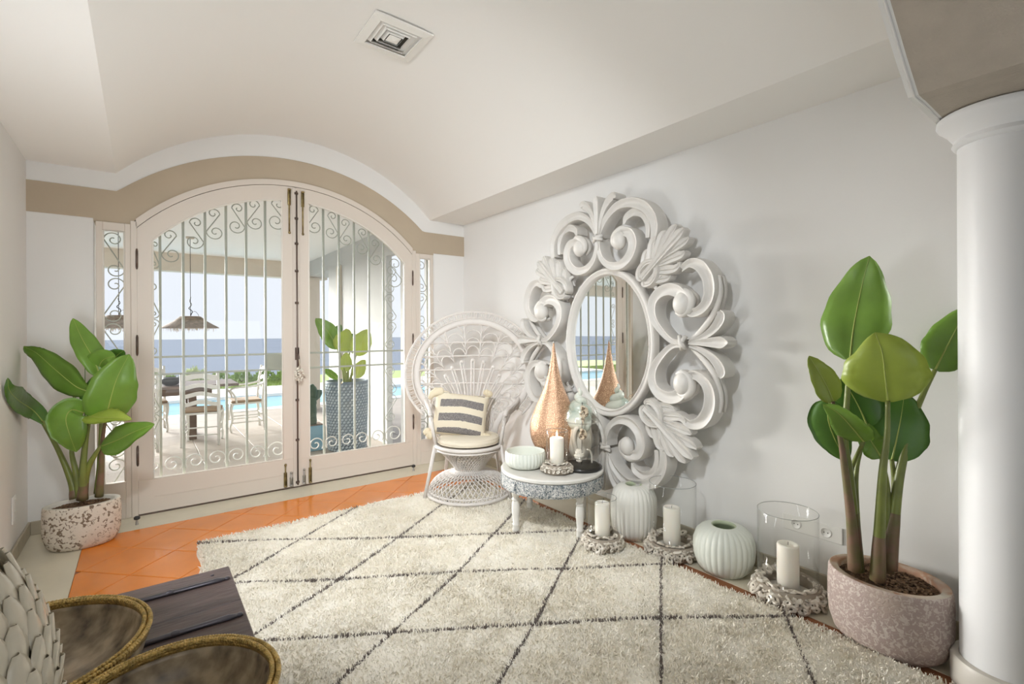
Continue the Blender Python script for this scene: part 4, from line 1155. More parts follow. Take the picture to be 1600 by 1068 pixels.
# four acanthus leaves on the diagonals
def acanthus(bw, bz, tw, tz):
    """carved leaf from its base near the oval to its tip"""
    ax = Vector((tw - bw, tz - bz)); Ln = ax.length; ax.normalize(); ay = Vector((-ax.y, ax.x))
    def Q(t, s): return (bw + ax.x * t * Ln + ay.x * s, bz + ax.y * t * Ln + ay.y * s)
    m_ = MB()
    sec = [(-1, 0.060), (-1, 0.010), (-.80, -.003), (-.50, .004), (-.18, .008), (0, -.002), (.18, .008), (.50, .004), (.80, -.003), (1, .010), (1, .060)]
    def lobe(pts, hw, d):
        P = spline([(*Q(*p), h * 1.18) for p, h in zip(pts, hw)], 6)
        k = len(P); vs = []
        for i in range(k):
            a_ = P[max(i - 1, 0)]; b_ = P[min(i + 1, k - 1)]
            tx, tz_ = b_[0] - a_[0], b_[1] - a_[1]; l_ = math.hypot(tx, tz_) or 1
            h = max(P[i][2], .002); s_ = min(1, h / .02)
            for (u, dd) in sec: vs.append(L3(P[i][0] - tz_ / l_ * h * u, P[i][1] + tx / l_ * h * u, d + .020 * (i / k) ** 2 + (dd * s_ if dd < .03 else dd)))
        q = len(sec)
        fs = [(i * q + j, i * q + (j + 1) % q, (i + 1) * q + (j + 1) % q, (i + 1) * q + j) for i in range(k - 1) for j in range(q)]
        fs += [tuple(range(q)), tuple((k - 1) * q + j for j in range(q))]
        m_.add(vs, fs)
    # solid blade the fingers are carved from
    ol = [(-.04, .02), (.05, .07), (.22, .085), (.40, .090), (.58, .085), (.74, .066), (.88, .040), (.97, .012)]
    ol = ol + [(t_, -s_) for t_, s_ in ol[::-1]]
    vs = [L3(*Q(*p), d_) for d_ in (.012, .065) for p in ol]; k_ = len(ol)
    m_.add(vs, [tuple(range(k_)), tuple(range(2 * k_ - 1, k_ - 1, -1))] + [(i, (i + 1) % k_, k_ + (i + 1) % k_, k_ + i) for i in range(k_)])
    # spine and middle fingers
    lobe([(-.02, 0), (.3, 0), (.65, 0), (.9, 0), (1.02, 0)], [.02, .020, .026, .030, .010], -.022)
    for s in (1, -1):
        lobe([(.45, .015 * s), (.7, .042 * s), (.88, .060 * s), (.97, .062 * s)], [.012, .022, .024, .008], -.012)
        lobe([(.32, .020 * s), (.55, .065 * s), (.70, .095 * s), (.78, .098 * s)], [.014, .026, .026, .008], -.006)
        lobe([(.20, .022 * s), (.36, .080 * s), (.48, .122 * s), (.57, .125 * s), (.60, .105 * s)], [.014, .028, .024, .016, .005], .002)
        lobe([(.05, .028 * s), (.16, .080 * s), (.28, .118 * s), (.37, .122 * s)], [.014, .026, .022, .007], .010)
        # rolled eyes at the base
        lobe([(.33, .018 * s), (.20, .056 * s), (.04, .062 * s), (-.06, .034 * s), (-.06, .006 * s)], [.012, .018, .018, .018, .012], -.014)
    recalc(m_.build('acanthus_leaf', M['mirrorframe'], mi_, auto=45))
acanthus(.365, .425, .662, .695)
acanthus(.385, -.425, .712, -.680)
acanthus(-.405, .392, -.700, .655)
acanthus(-.395, -.415, -.690, -.675)
# small C-brackets tying scrolls to the oval
for (w, z, a) in ((.305, .488, .4), (.395, .345, 1.2), (.415, -.345, -1.2), (.325, -.490, -.5), (-.345, .465, 2.7), (-.415, .330, 2.0), (-.34, -.47, -2.7), (-.42, -.33, -2.0)):
    P_ = [(w + .035 * cos(a + t), z + .035 * sin(a + t)) for t in np.linspace(-1.5, 1.5, 9)]
    scroll(P_, [.005, .010, .013, .014, .014, .013, .011, .009, .005], 0.02, name='bracket', n=3)

# ================================================================== PEACOCK CHAIR
ch = thing('peacock_chair', 'white wicker peacock chair with a huge round fan back', 'chair', (2.15, 3.44, RH + .002), rz=-radians(38.3))
RT = M['rattan']
def ringpts(r, z, n=48, cx_=0, cy_=0): return [(cx_ + r * cos(2 * pi * i / n), cy_ + r * sin(2 * pi * i / n), z) for i in range(n)]
MB().tube(ringpts(.335, .018), .014, 8, closed=True).build('base_ring', RT, ch)
MB().tube(ringpts(.325, .048), .008, 6, closed=True).build('base_ring', RT, ch)
seat_z = .405
MB().tube(ringpts(.272, seat_z), .016, 8, closed=True).build('seat_ring', RT, ch)
MB().tube(ringpts(.268, seat_z - .028), .009, 6, closed=True).build('seat_ring', RT, ch)
for z in (.178, .190, .202): MB().tube(ringpts(.110, z), .008, 6, closed=True).build('waist_ring', RT, ch)
MB().lathe([(0.255, seat_z + .002), (0.001, seat_z + .006)], 40, capb=False).build('seat_weave', RT, ch)
# crossed strands of the pedestal
def ped(t):      # 0 at the floor .. 1 at the seat
    if t < .5:
        u = t / .5
        return .112 + .222 * cos(u * pi / 2), .02 + .162 * sin(u * pi / 2)
    u = (t - .5) / .5
    return .110 + (.262 - .110) * u ** 1.25, .195 + (seat_z - .22) * u
pw = MB(); NS = 46
for sgn in (1, -1):
    for k in range(NS):
        a0 = 2 * pi * k / NS
        P_ = []
        for i in range(15):
            t = i / 14; r, z = ped(t)
            a = a0 + sgn * 1.15 * t * (1 if t < .5 else 1.0)
            P_.append(((r + .0015 * sgn) * cos(a), (r + .0015 * sgn) * sin(a), z))
        pw.tube(P_, .0042, 4, cap=False)
tag(pw.build('pedestal_weave', RT, ch), kind='stuff')
for (x0, y0, x1, y1) in ((-.262, -.085, -.345, -.13), (.262, -.085, .345, -.13), (-.20, .20, -.245, .275), (.20, .20, .245, .275)):
    MB().tube([(x1, y1, 0.0), (x0, y0, seat_z + .02)], .0145, 10).build('leg', RT, ch)
# the back plane leans away: y = 0.235 at the seat, more at the top
def yb(z): return .215 + .17 * (z - seat_z)
def B3(x, z, dy=0.0): return (x * (1 + .10 * min(max((z - .45) / .3, 0), 1)), yb(z) + dy, z)
HZ, HR = .965, .475
def hoop(r, a0=-0.9, a1=pi + 0.9, n=72, zs=1.0):
    return [(r * cos(a0 + (a1 - a0) * i / n), HZ + r * zs * sin(a0 + (a1 - a0) * i / n)) for i in range(n + 1)]
# broad wrapped hoop, running down into the seat
hp = hoop(.455, -.86, pi + .86)
tail = lambda s: [(s * .245, .60), (s * .205, .52), (s * .185, seat_z)]
full = tail(1)[::-1] + hp + tail(-1)
MB().tube([B3(x, z) for x, z in full], .028, 10, flat=.5, upv=(0, -1, 0)).build('back_hoop', RT, ch)
for r, th in ((.488, .007), (.548, .009), (.540, .005)):
    MB().tube([B3(x, z) for x, z in hoop(r, -.72, pi + .72)], th, 6).build('lace_hoop', RT, ch)
lace = MB(); NL = 58
for k in range(NL):
    a = -.70 + (pi + 1.40) * (k + .5) / NL
    P_ = []
    for j in range(12):
        b = 2 * pi * j / 12
        rr = .517 + .026 * cos(b); aa = a + .0165 * sin(b)
        P_.append(B3(rr * cos(aa), HZ + rr * sin(aa), -.006))
    lace.tube(P_, .0040, 4, closed=True)
tag(lace.build('lace_loops', RT, ch), kind='stuff')
# cross rods
for z in (.625, .745, .865, .985, 1.105, 1.225):
    dz = z - HZ
    x = sqrt(max(.440 ** 2 - dz * dz, 0)) if dz > -.33 else .29
    MB().tube([B3(-x, z, .004), B3(0, z + .012, .004), B3(x, z, .004)], .0078, 6).build('cross_rod', RT, ch)
# the fan: everything radiates from a point above the seat
FZ = .66
def reach(th, R_=.432):
    b_ = (HZ - FZ) * cos(th)
    return b_ + sqrt(max(b_ * b_ - ((HZ - FZ) ** 2 - R_ ** 2), 0))
def F3(th, rho, dy=0.0): return B3(rho * sin(th), FZ + rho * cos(th), dy)
# paired canes rising from the seat, ending in rolled knots
NSK = 15
for k in range(NSK):
    f_ = (k - (NSK - 1) / 2) / ((NSK - 1) / 2)
    th = f_ * 1.55; bx = f_ * .155
    rho = reach(th) * .56
    tx, tz = rho * sin(th), FZ + rho * cos(th)
    sm = MB()
    for off in (-.011, .011):
        P_ = spline([(bx * .9 + off * .5, seat_z), (bx * 1.15 + off * .6, .52), (bx + (tx - bx) * .42 + off, .52 + (tz - .52) * .55), (tx + off, tz)], 6)
        sm.tube([B3(p[0], p[1]) for p in P_], .0060, 5)
    so_ = sm.build('fan_stake', RT, ch)
    MB().ball(B3(tx, tz + .004), .017, n=10, k=6).build('rolled_knot', RT, so_)
# spokes and stacked scale loops between the knots and the hoop
sc_ = MB(); NC = 17; span = 2.02
for k in range(NC + 1):
    th = -span + 2 * span * k / NC
    R0 = reach(th)
    sc_.tube([F3(th + .05 * (.6 - q) * (1 if th > 0 else -1), R0 * q, .002) for q in (.60, .75, .88, 1.0)], .0058, 5)
for k in range(NC):
    th = -span + 2 * span * (k + .5) / NC; w2 = span / NC
    R0 = reach(th)
    for q in range(4):
        rho = R0 * (.62 + .095 * q)
        P_ = [F3(th + w2 * .96 * cos(pi * j / 8), rho + R0 * .12 * sin(pi * j / 8), .0) for j in range(9)]
        sc_.tube(P_, .0050, 5)
tag(sc_.build('scale_weave', RT, ch), kind='stuff')
# arms: post, arm roll and woven lace side panel
for s in (-1, 1):
    MB().tube([(s * .262, -.085, seat_z), (s * .285, -.095, .55), (s * .300, -.095, .665)], .0145, 10).build('arm_post', RT, ch)
    arm = spline([(s * .300, -.115, .655), (s * .312, -.06, .685), (s * .345, .06, .695), (s * .385, .18, .715), (s * .405, .245, .74)], 6)
    MB().tube(arm, .017, 10).build('arm_roll', RT, ch)
    ap = MB()
    for r_ in range(5):
        for c_ in range(5):
            u0 = (c_ + .5) / 5; v0 = (r_ + .5) / 5
            i_ = int(u0 * (len(arm) - 1)); top = Vector(arm[i_])
            bot = Vector((s * (.262 - .04 * u0), -.085 + .29 * u0, seat_z + .01))
            c0 = bot.lerp(top, v0)
            d1_ = (top - bot).normalized(); d2_ = Vector((s * .25, 1, 0.1)).normalized()
            for rr_ in (.030, .017):
                ap.tube([c0 + d1_ * (rr_ * cos(2 * pi * j / 10)) + d2_ * (rr_ * 1.05 * sin(2 * pi * j / 10)) for j in range(10)], .0034, 4, closed=True)
    for c_ in range(6):
        u0 = c_ / 5; i_ = int(u0 * (len(arm) - 1)); top = Vector(arm[i_])
        ap.tube([Vector((s * (.262 - .04 * u0), -.085 + .29 * u0, seat_z)), top], .0045, 5)
    tag(ap.build('arm_weave', RT, ch), kind='stuff')

# seat cushion and striped pillow
def chair_world(x, y, z):
    a = -radians(38.3)
    return (2.15 + x * cos(a) - y * sin(a), 3.44 + x * sin(a) + y * cos(a), RH + .002 + z)
cu = thing('seat_cushion', 'round plain cream seat cushion on the wicker chair', 'cushion', chair_world(0, -.01, seat_z + .017), rz=-radians(38.3))
MB().lathe([(.001, 0), (.225, 0), (.247, .010), (.252, .028), (.245, .046), (.220, .055), (.10, .060), (.001, .060)], 48, capb=False, capt=False).build('cushion_body', M['cream'], cu)
MB().tube(ringpts(.251, .012), .0035, 6, closed=True).build('piping', M['cream'], cu)
MB().tube(ringpts(.243, .048), .0035, 6, closed=True).build('piping', M['cream'], cu)
mp = bpy.data.materials.new('striped_pillow_wool'); mp.use_nodes = True
t = mp.node_tree; b = t.nodes['Principled BSDF']; b.inputs['Roughness'].default_value = 1.0; b.inputs['Specular IOR Level'].default_value = 0.1
tcn = t.nodes.new('ShaderNodeTexCoord'); sx_ = t.nodes.new('ShaderNodeSeparateXYZ'); t.links.new(tcn.outputs['Object'], sx_.inputs[0])
def mth(op, a, b_=None, c_=None):
    n_ = t.nodes.new('ShaderNodeMath'); n_.operation = op
    for i, v in enumerate((a, b_, c_)):
        if v is None: continue
        if isinstance(v, (int, float)): n_.inputs[i].default_value = v
        else: t.links.new(v, n_.inputs[i])
    return n_.outputs[0]
wv = t.nodes.new('ShaderNodeTexNoise'); wv.inputs['Scale'].default_value = 60; t.links.new(tcn.outputs['Object'], wv.inputs[0])
zz = mth('ADD', sx_.outputs['Z'], mth('MULTIPLY', mth('SUBTRACT', wv.outputs[0], .5), .012))
zz = mth('ADD', zz, mth('MULTIPLY', mth('ABSOLUTE', sx_.outputs['X']), .10))
per = .112
fr_ = mth('FRACT', mth('ADD', mth('DIVIDE', zz, per), 0.75))
band = mth('LESS_THAN', mth('ABSOLUTE', mth('SUBTRACT', fr_, .5)), .27)
band = mth('MULTIPLY', band, mth('LESS_THAN', mth('ABSOLUTE', mth('ADD', sx_.outputs['X'], -.005)), .160))
band = mth('MULTIPLY', band, mth('LESS_THAN', mth('ABSOLUTE', mth('ADD', sx_.outputs['Z'], .0)), .158))
n3 = t.nodes.new('ShaderNodeTexNoise'); n3.inputs['Scale'].default_value = 320; t.links.new(tcn.outputs['Object'], n3.inputs[0])
rg = t.nodes.new('ShaderNodeValToRGB'); rg.color_ramp.elements[0].color = (.12, .11, .11, 1); rg.color_ramp.elements[1].color = (.34, .31, .29, 1)
rg.color_ramp.elements[0].position = .4; rg.color_ramp.elements[1].position = .6
t.links.new(n3.outputs[0], rg.inputs[0])
mx_ = t.nodes.new('ShaderNodeMix'); mx_.data_type = 'RGBA'; mx_.inputs['A'].default_value = (.76, .68, .53, 1)
t.links.new(band, mx_.inputs['Factor']); t.links.new(rg.outputs[0], mx_.inputs['B']); t.links.new(mx_.outputs['Result'], b.inputs['Base Color'])
bn = t.nodes.new('ShaderNodeBump'); bn.inputs['Strength'].default_value = .6; bn.inputs['Distance'].default_value = .01
t.links.new(n3.outputs[0], bn.inputs['Height']); t.links.new(bn.outputs[0], b.inputs['Normal'])
pil = thing('throw_pillow', 'cream and grey striped pillow with corner pompoms on the wicker chair', 'pillow', chair_world(-.075, .035, .640), rot=(radians(-20), radians(7), -radians(34)))
pil.scale = (1.12, 1, 1.04)
pm_ = MB(); vs = []; n = 26
for side in (1, -1):
    for i in range(n + 1):
        for j in range(n + 1):
            u = i / n * 2 - 1; v = j / n * 2 - 1
            x = u * .205 * (1 - .07 * (1 - v * v)) ; z = v * .175 * (1 - .07 * (1 - u * u))
            th = .062 * ((1 - u ** 4) * (1 - v ** 4)) ** .5 + .004
            th += .006 * sin(u * 5 + v * 3) * (1 - u * u) * (1 - v * v)
            vs.append((x, -side * th, z + (.012 * (u < -.5) * (v > .5))))
k = (n + 1) ** 2; fs = []
for i in range(n):
    for j in range(n):
        a = i * (n + 1) + j
        fs.append((a, a + n + 1, a + n + 2, a + 1)); fs.append((k + a, k + a + 1, k + a + n + 2, k + a + n + 1))
bd = [i * (n + 1) for i in range(n + 1)] + [n * (n + 1) + j for j in range(1, n + 1)] + [i * (n + 1) + n for i in range(n - 1, -1, -1)] + [j for j in range(n - 1, 0, -1)]
for q in range(len(bd)):
    a, b2 = bd[q], bd[(q + 1) % len(bd)]; fs.append((a, k + a, k + b2, b2))
recalc(pm_.add(vs, fs).build('pillow_body', mp, pil))
def pompom(parent, c, r):
    tt = MB(); tt.ball(c, r, n=14, k=10)
    for q in range(180):
        d = Vector(rng.normal(0, 1, 3)).normalized()
        s_ = d.orthogonal().normalized() * .0035
        p0 = Vector(c) + d * r * .8; p1 = Vector(c) + d * r * rng.uniform(1.05, 1.25)
        tt.add([p0 - s_, p0 + s_, p1], [(0, 1, 2)])
    tt.build('pompom', M['wool'], parent)
for (x, z, r) in ((-.195, -.185, .036), (-.222, -.165, .030), (.215, -.160, .034), (.190, -.150, .026), (.195, .190, .026), (.175, .200, .024), (-.205, .175, .020)):
    pompom(pil, (x, -.01, z), r)
# the gathered corner flopping over the arm
ff = MB().tube(spline([(-.150, -.02, .165), (-.19, -.03, .155), (-.225, -.035, .13), (-.242, -.03, .09)], 5), [.03, .034, .036, .035, .034, .033, .032, .031, .03, .028, .026, .024, .022, .018, .014, .006][:16], 10)
ff.build('gathered_corner', M['wool'], pil)

# tassel hanging on the door handle
ta = thing('tassel', 'white shell and cord tassel hanging on the door handle', 'tassel', (1.083, YF - .082, 1.10))
tm = MB(); tm.tube([(0, 0, .03), (.004, 0, -.02), (0, 0, -.05)], .003, 5); tm.build('cord', M['cream'], ta)
tm = MB()
for q in range(46):
    a = rng.uniform(0, 2 * pi); z = -rng.uniform(.05, .16); r = .030 * sin(min((-z - .03) / .13, 1) * pi * .85) + .004
    tm.ball((r * cos(a), r * sin(a) * .7, z), rng.uniform(.008, .013), rz=.010, n=7, k=5)
tm.build('shell_cluster', M['shell2'], ta)

# ================================================================== SIDE TABLE AND WHAT STANDS ON IT
TX, TY, TH = 2.255, 2.535, 0.430
mc = bpy.data.materials.new('carved_white_over_grey'); mc.use_nodes = True
t = mc.node_tree; b = t.nodes['Principled BSDF']; b.inputs['Roughness'].default_value = .7
tcn = t.nodes.new('ShaderNodeTexCoord')
vo = t.nodes.new('ShaderNodeTexVoronoi'); vo.inputs['Scale'].default_value = 30; vo.feature = 'DISTANCE_TO_EDGE'
nz = t.nodes.new('ShaderNodeTexNoise'); nz.inputs['Scale'].default_value = 22; nz.inputs['Distortion'].default_value = 2.2
ad = t.nodes.new('ShaderNodeMix'); ad.data_type = 'RGBA'; ad.inputs['Factor'].default_value = .12
t.links.new(tcn.outputs['Object'], ad.inputs['A']); t.links.new(tcn.outputs['Object'], nz.inputs[0]); t.links.new(nz.outputs['Color'], ad.inputs['B'])
t.links.new(ad.outputs['Result'], vo.inputs['Vector'])
rp_ = t.nodes.new('ShaderNodeValToRGB'); rp_.color_ramp.elements[0].position = .07; rp_.color_ramp.elements[1].position = .16
rp_.color_ramp.elements[0].color = (.66, .65, .62, 1); rp_.color_ramp.elements[1].color = (.13, .16, .18, 1)
t.links.new(vo.outputs['Distance'], rp_.inputs[0]); t.links.new(rp_.outputs[0], b.inputs['Base Color'])
bn = t.nodes.new('ShaderNodeBump'); bn.inputs['Strength'].default_value = .8; bn.inputs['Distance'].default_value = .01; bn.invert = True
t.links.new(vo.outputs['Distance'], bn.inputs['Height']); t.links.new(bn.outputs[0], b.inputs['Normal'])
M['carved'] = mc
TR = 0.352
tb_ = thing('side_table', 'low round white side table with a carved grey and white apron', 'table', (TX, TY, 0))
MB().lathe([(0.001, TH - .03), (TR - .012, TH - .03), (TR - .002, TH - .022), (TR, TH - .008), (TR - .006, TH - .001), (TR - .02, TH + .0005), (TR - .028, TH - .004), (.001, TH - .004)], 72, capb=False, capt=False).build('tabletop', M['table_white'], tb_, auto=40)
MB().lathe([(TR - .03, TH - .118), (TR - .008, TH - .118), (TR - .004, TH - .112), (TR - .004, TH - .030), (TR - .03, TH - .030)], 72, closed=True, capb=False, capt=False).build('apron', M['carved'], tb_, auto=40)
# raised carved panels round the apron
for k in range(10):
    a0 = 2 * pi * k / 10 + .2
    m_ = MB(); vs = []; nn = 8
    for i in range(nn + 1):
        a = a0 + .53 * i / nn
        for (r, z) in ((TR - .004, TH - .106), (TR + .001, TH - .103), (TR + .001, TH - .039), (TR - .004, TH - .036)):
            vs.append((r * cos(a), r * sin(a), z))
    fs = [(i * 4 + c, i * 4 + c + 1, (i + 1) * 4 + c + 1, (i + 1) * 4 + c) for i in range(nn) for c in range(3)] + [(0, 1, 2, 3), tuple(nn * 4 + c for c in range(4))]
    recalc(m_.add(vs, fs).build('carved_panel', M['carved'], tb_, smooth=False))
lp = [(.017, 0), (.022, .004), (.024, .02), (.020, .045), (.024, .052), (.024, .06), (.019, .066), (.024, .12), (.028, .17), (.027, .21), (.021, .235), (.026, .243), (.026, .252), (.019, .262), (.026, .285), (.028, .30), (.028, .33)]
for (x, y) in ((1.978, 2.585), (2.245, 2.255), (2.325, 2.865), (2.545, 2.525)):
    zb = RH + .001 if x < 2.40 else 0.001
    MB().lathe([(r, zb + z * (TH - .118 + .004 - zb) / .33) for r, z in lp], 20, c=(x - TX, y - TY, 0)).build('leg', M['table_white'], tb_, auto=50)

def ribbed(name, lab, cat, x, y, z, prof, ribs, ribd, mtl, inner=None, n=None, wallr=.006, group=None, ribf=None):
    o = thing(name, lab, cat, (x, y, z), group=group)
    n = n or ribs * 8
    MB().lathe(prof, n, ribs=ribs, ribd=ribd, capt=False, ribf=ribf).build('body', mtl, o)
    if inner: MB().lathe(inner, 48, capb=False, capt=False).build('inside', M['ceramicin'] if 'vase' in name else mtl, o)
    return o
Z1 = TH - .0035
bp = [(.07, 0), (.10, .003), (.125, .018), (.137, .04), (.140, .065), (.138, .095), (.134, .112)]
o = ribbed('ribbed_bowl', 'pale green ribbed ceramic bowl at the left of the side table', 'bowl', 2.105, 2.640, Z1, bp, 34, .035, M['ceramic'], [(.134, .112), (.127, .113), (.126, .105), (.128, .06), (.115, .02), (.08, .010), (.001, .010)])

# shells that ring the candle holders
def oyster(seed, R):
    r = np.random.default_rng(seed); m_ = MB(); n = 9; vs = []
    for (s, z) in ((1.0, 0.0), (.78, R * .24), (.24, R * .12)):
        for j in range(n):
            a = 2 * pi * j / n
            q = R * s * (1 + .18 * sin(a * 2 + seed) + r.uniform(-.10, .10))
            vs.append((q * cos(a), q * .78 * sin(a), z + r.uniform(-.08, .08) * R))
    vs += [(q[0] * .9, q[1] * .9, -R * .18) for q in vs[:n]]
    fs = [(k_ * n + j, k_ * n + (j + 1) % n, (k_ + 1) * n + (j + 1) % n, (k_ + 1) * n + j) for k_ in range(2) for j in range(n)]
    fs += [(j, 3 * n + j, 3 * n + (j + 1) % n, (j + 1) % n) for j in range(n)] + [tuple(3 * n + j for j in range(n))[::-1]]
    m_.add(vs, fs)
    cup = [tuple(2 * n + j for j in range(n))]
    m_.add([vs[2 * n + j] for j in range(n)], [tuple(range(n))], 1)
    return m_
OY = {}
M['shellcore'] = mat('shell_backing', (.34, .29, .23), .8)
def shell_ring(parent, R, h, per, rows, size):
    core = MB().lathe([(R - .035, .004), (R - .014, .004), (R - .012, h * .45), (R - .022, h - .030), (R - .036, h - .030)], 32, closed=True, capb=False, capt=False)
    core.build('ring_core', M['shellcore'], parent)
    k = 0
    for r_ in range(rows):
        v = (r_ + .5) / rows
        phi = radians(-15 + 150 * v)            # goes from the outside over the top
        for q in range(per if r_ < rows - 1 else int(per * .85)):
            a = 2 * pi * (q + .5 * (r_ % 2)) / per + rng.uniform(-.08, .08)
            rad = R - .030 + .028 * cos(phi); z = .020 + (h - .032) * (r_ + .35) / rows
            key = (round(size * 1000), k % 5)
            if key not in OY:
                me = oyster(k % 5 + 3, size).build('oyster_shell', [M['shell'] if k % 3 else M['shell2'], M['shelldark']], parent, smooth=False)
                OY[key] = me; o = me
            else:
                o = OY[key].copy(); C.objects.link(o); o.parent = parent
            s = rng.uniform(.85, 1.4)
            out = Vector((cos(a) * cos(phi), sin(a) * cos(phi), sin(phi))) + Vector(rng.normal(0, .28, 3))
            o.matrix_basis = Matrix.Translation((rad * cos(a), rad * sin(a), z)) @ out.to_track_quat('Z', 'Y').to_matrix().to_4x4() @ Matrix.Rotation(rng.uniform(0, 6.28), 4, 'Z') @ Matrix.Scale(s, 4)
            k += 1
def glass_cyl(parent, R, z0, z1, name='glass_cylinder', th=.003):
    MB().lathe([(R - th, z0), (R, z0), (R, z1), (R - th * .5, z1 + .002), (R - th, z1)], 56, closed=True, capb=False, capt=False).build(name, M['clearglass'], parent)
    MB().tube(ringpts(R - th * .4, z1 + .001, 56), .0016, 6, closed=True).build('glass_rim', M['rimglass'], parent)
M['shellpale'] = mat('pale_shell_tray', (.66, .62, .55), .5, var=.25, vscale=40, bump=.3, bscale=60)
M['rimglass'] = mat('glass_edge', (.30, .31, .29), .08, spec=1.0)
def candle(lab, x, y, z, R, h, lit=False, group=None):
    o = thing('pillar_candle', lab, 'candle', (x, y, z), group=group)
    MB().lathe([(.001, 0), (R - .002, 0), (R, .003), (R, h - .006), (R - .003, h), (R - .010, h + .001), (R * .62, h - .005), (R * .5, h - .007), (.001, h - .006)], 40, capb=False, capt=False).build('wax', M['candle'], o)
    MB().tube([(0, 0, h - .008), (.001, 0, h + .004), (.003, 0, h + .010)], .0012, 5).build('wick', M['wick'], o)
    if lit:
        MB().lathe([(.0005, h + .004), (.005, h + .010), (.0065, h + .018), (.005, h + .028), (.002, h + .040), (.0002, h + .048)], 14).build('flame', M['flame'], o)
        add_light('candle_glow', 'POINT', (x, y, z + h + .022), (0, 0, -1), 1.1, (1.0, .55, .22), shadow_soft_size=.008)
    return o
def hurricane(lab, x, y, z, Rb, hb, Rg, zg, per, rows, size):
    o = thing('candle_holder', lab, 'candle holder', (x, y, z))
    shell_ring(o, Rb, hb, per, rows, size)
    MB().lathe([(.001, .012), (Rg + .004, .012), (Rg + .008, .016), (Rg + .006, hb * .45), (Rg + .002, hb * .45), (Rg + .001, .022), (.001, .0225)], 40, capb=False, capt=False).build('tray', M['shellpale'], o)
    glass_cyl(o, Rg, .024, zg)
    return o
hurricane('small shell-ringed glass candle holder standing on the side table', 2.190, 2.410, Z1, .106, .088, .072, .275, 20, 3, .015)
candle('lit white pillar candle on the side table', 2.190, 2.410, Z1 + .0235, .046, .205, True)
hurricane('small shell-ringed glass candle holder on the rug in front of the side table', 2.265, 2.080, RH + .002, .128, .105, .088, .300, 22, 4, .018)
candle('white pillar candle in the small holder on the rug', 2.265, 2.080, RH + .026, .046, .245)
hurricane('wide glass candle holder between the two floor vases', 2.585, 1.800, 0.001, .165, .110, .138, .430, 26, 4, .022)
candle('white pillar candle in the holder between the two floor vases', 2.555, 1.785, .025, .050, .265)
hurricane('wide glass candle holder beside the pinkish plant pot, below the wall socket', 2.605, 1.140, 0.001, .168, .118, .138, .440, 26, 4, .024)
candle('white pillar candle in the holder beside the pinkish plant pot', 2.575, 1.125, .025, .050, .262)

# floor vases
ribbed('ribbed_vase', 'tall off-white ribbed vase standing behind the side table', 'vase', 2.600, 2.110, .001,
       [(.085, 0), (.115, .004), (.138, .05), (.147, .12), (.150, .20), (.146, .26), (.130, .305), (.105, .328), (.075, .338), (.054, .341)], 30, .03, M['ceramicw'],
       [(.054, .341), (.048, .340), (.047, .32), (.10, .28), (.12, .2), (.10, .05), (.001, .03)], ribf=lambda t: min(1, (1 - t) * 6))
ribbed('ribbed_vase', 'squat round pale green ribbed vase on the floor between two candle holders', 'vase', 2.620, 1.490, .001,
       [(.085, 0), (.110, .003), (.140, .035), (.158, .085), (.163, .130), (.160, .175), (.146, .215), (.122, .240), (.095, .252), (.066, .257)], 30, .035, M['ceramic'],
       [(.066, .257), (.058, .255), (.062, .235), (.13, .18), (.13, .10), (.10, .04), (.001, .03)], ribf=lambda t: min(1, (1 - t) * 6))

# teardrop lantern
ml = bpy.data.materials.new('pierced_copper'); ml.use_nodes = True
t = ml.node_tree; b = t.nodes['Principled BSDF']; b.inputs['Metallic'].default_value = .75; b.inputs['Roughness'].default_value = .38
tcn = t.nodes.new('ShaderNodeTexCoord'); vo = t.nodes.new('ShaderNodeTexVoronoi'); vo.inputs['Scale'].default_value = 150
t.links.new(tcn.outputs['Object'], vo.inputs['Vector'])
rr_ = t.nodes.new('ShaderNodeValToRGB'); rr_.color_ramp.elements[0].position = .22; rr_.color_ramp.elements[1].position = .34
rr_.color_ramp.elements[0].color = (1.0, .78, .55, 1); rr_.color_ramp.elements[1].color = (.50, .30, .19, 1)
t.links.new(vo.outputs['Distance'], rr_.inputs[0]); t.links.new(rr_.outputs[0], b.inputs['Base Color'])
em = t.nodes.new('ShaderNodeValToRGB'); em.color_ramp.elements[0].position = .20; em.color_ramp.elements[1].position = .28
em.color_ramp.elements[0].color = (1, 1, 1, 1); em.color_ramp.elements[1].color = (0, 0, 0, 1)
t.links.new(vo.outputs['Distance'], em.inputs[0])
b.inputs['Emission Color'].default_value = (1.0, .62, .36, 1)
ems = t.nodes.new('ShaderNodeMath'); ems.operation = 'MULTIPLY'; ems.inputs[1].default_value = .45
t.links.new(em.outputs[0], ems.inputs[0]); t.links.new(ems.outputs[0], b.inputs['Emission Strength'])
bn = t.nodes.new('ShaderNodeBump'); bn.inputs['Strength'].default_value = .5; bn.inputs['Distance'].default_value = .004
t.links.new(vo.outputs['Distance'], bn.inputs['Height']); t.links.new(bn.outputs[0], b.inputs['Normal'])
ln_ = thing('teardrop_lamp', 'tall pierced copper teardrop lantern at the back of the side table', 'lamp', (2.395, 2.665, Z1))
pts_ = spline([(.060, .004), (.085, .03), (.135, .085), (.168, .155), (.177, .225), (.165, .30), (.137, .375), (.100, .455), (.070, .53), (.045, .615), (.027, .70), (.013, .785), (.004, .85)], 5)
MB().lathe([(max(r, .001), z) for r, z in pts_], 56).build('pierced_shade', ml, ln_)
MB().lathe([(.070, 0), (.072, .004), (.060, .010), (.055, .010)], 32).build('foot', M['darkmetal'], ln_)
MB().lathe([(.005, .845), (.006, .850), (.003, .858), (.001, .870)], 10).build('finial', M['steelold'], ln_)
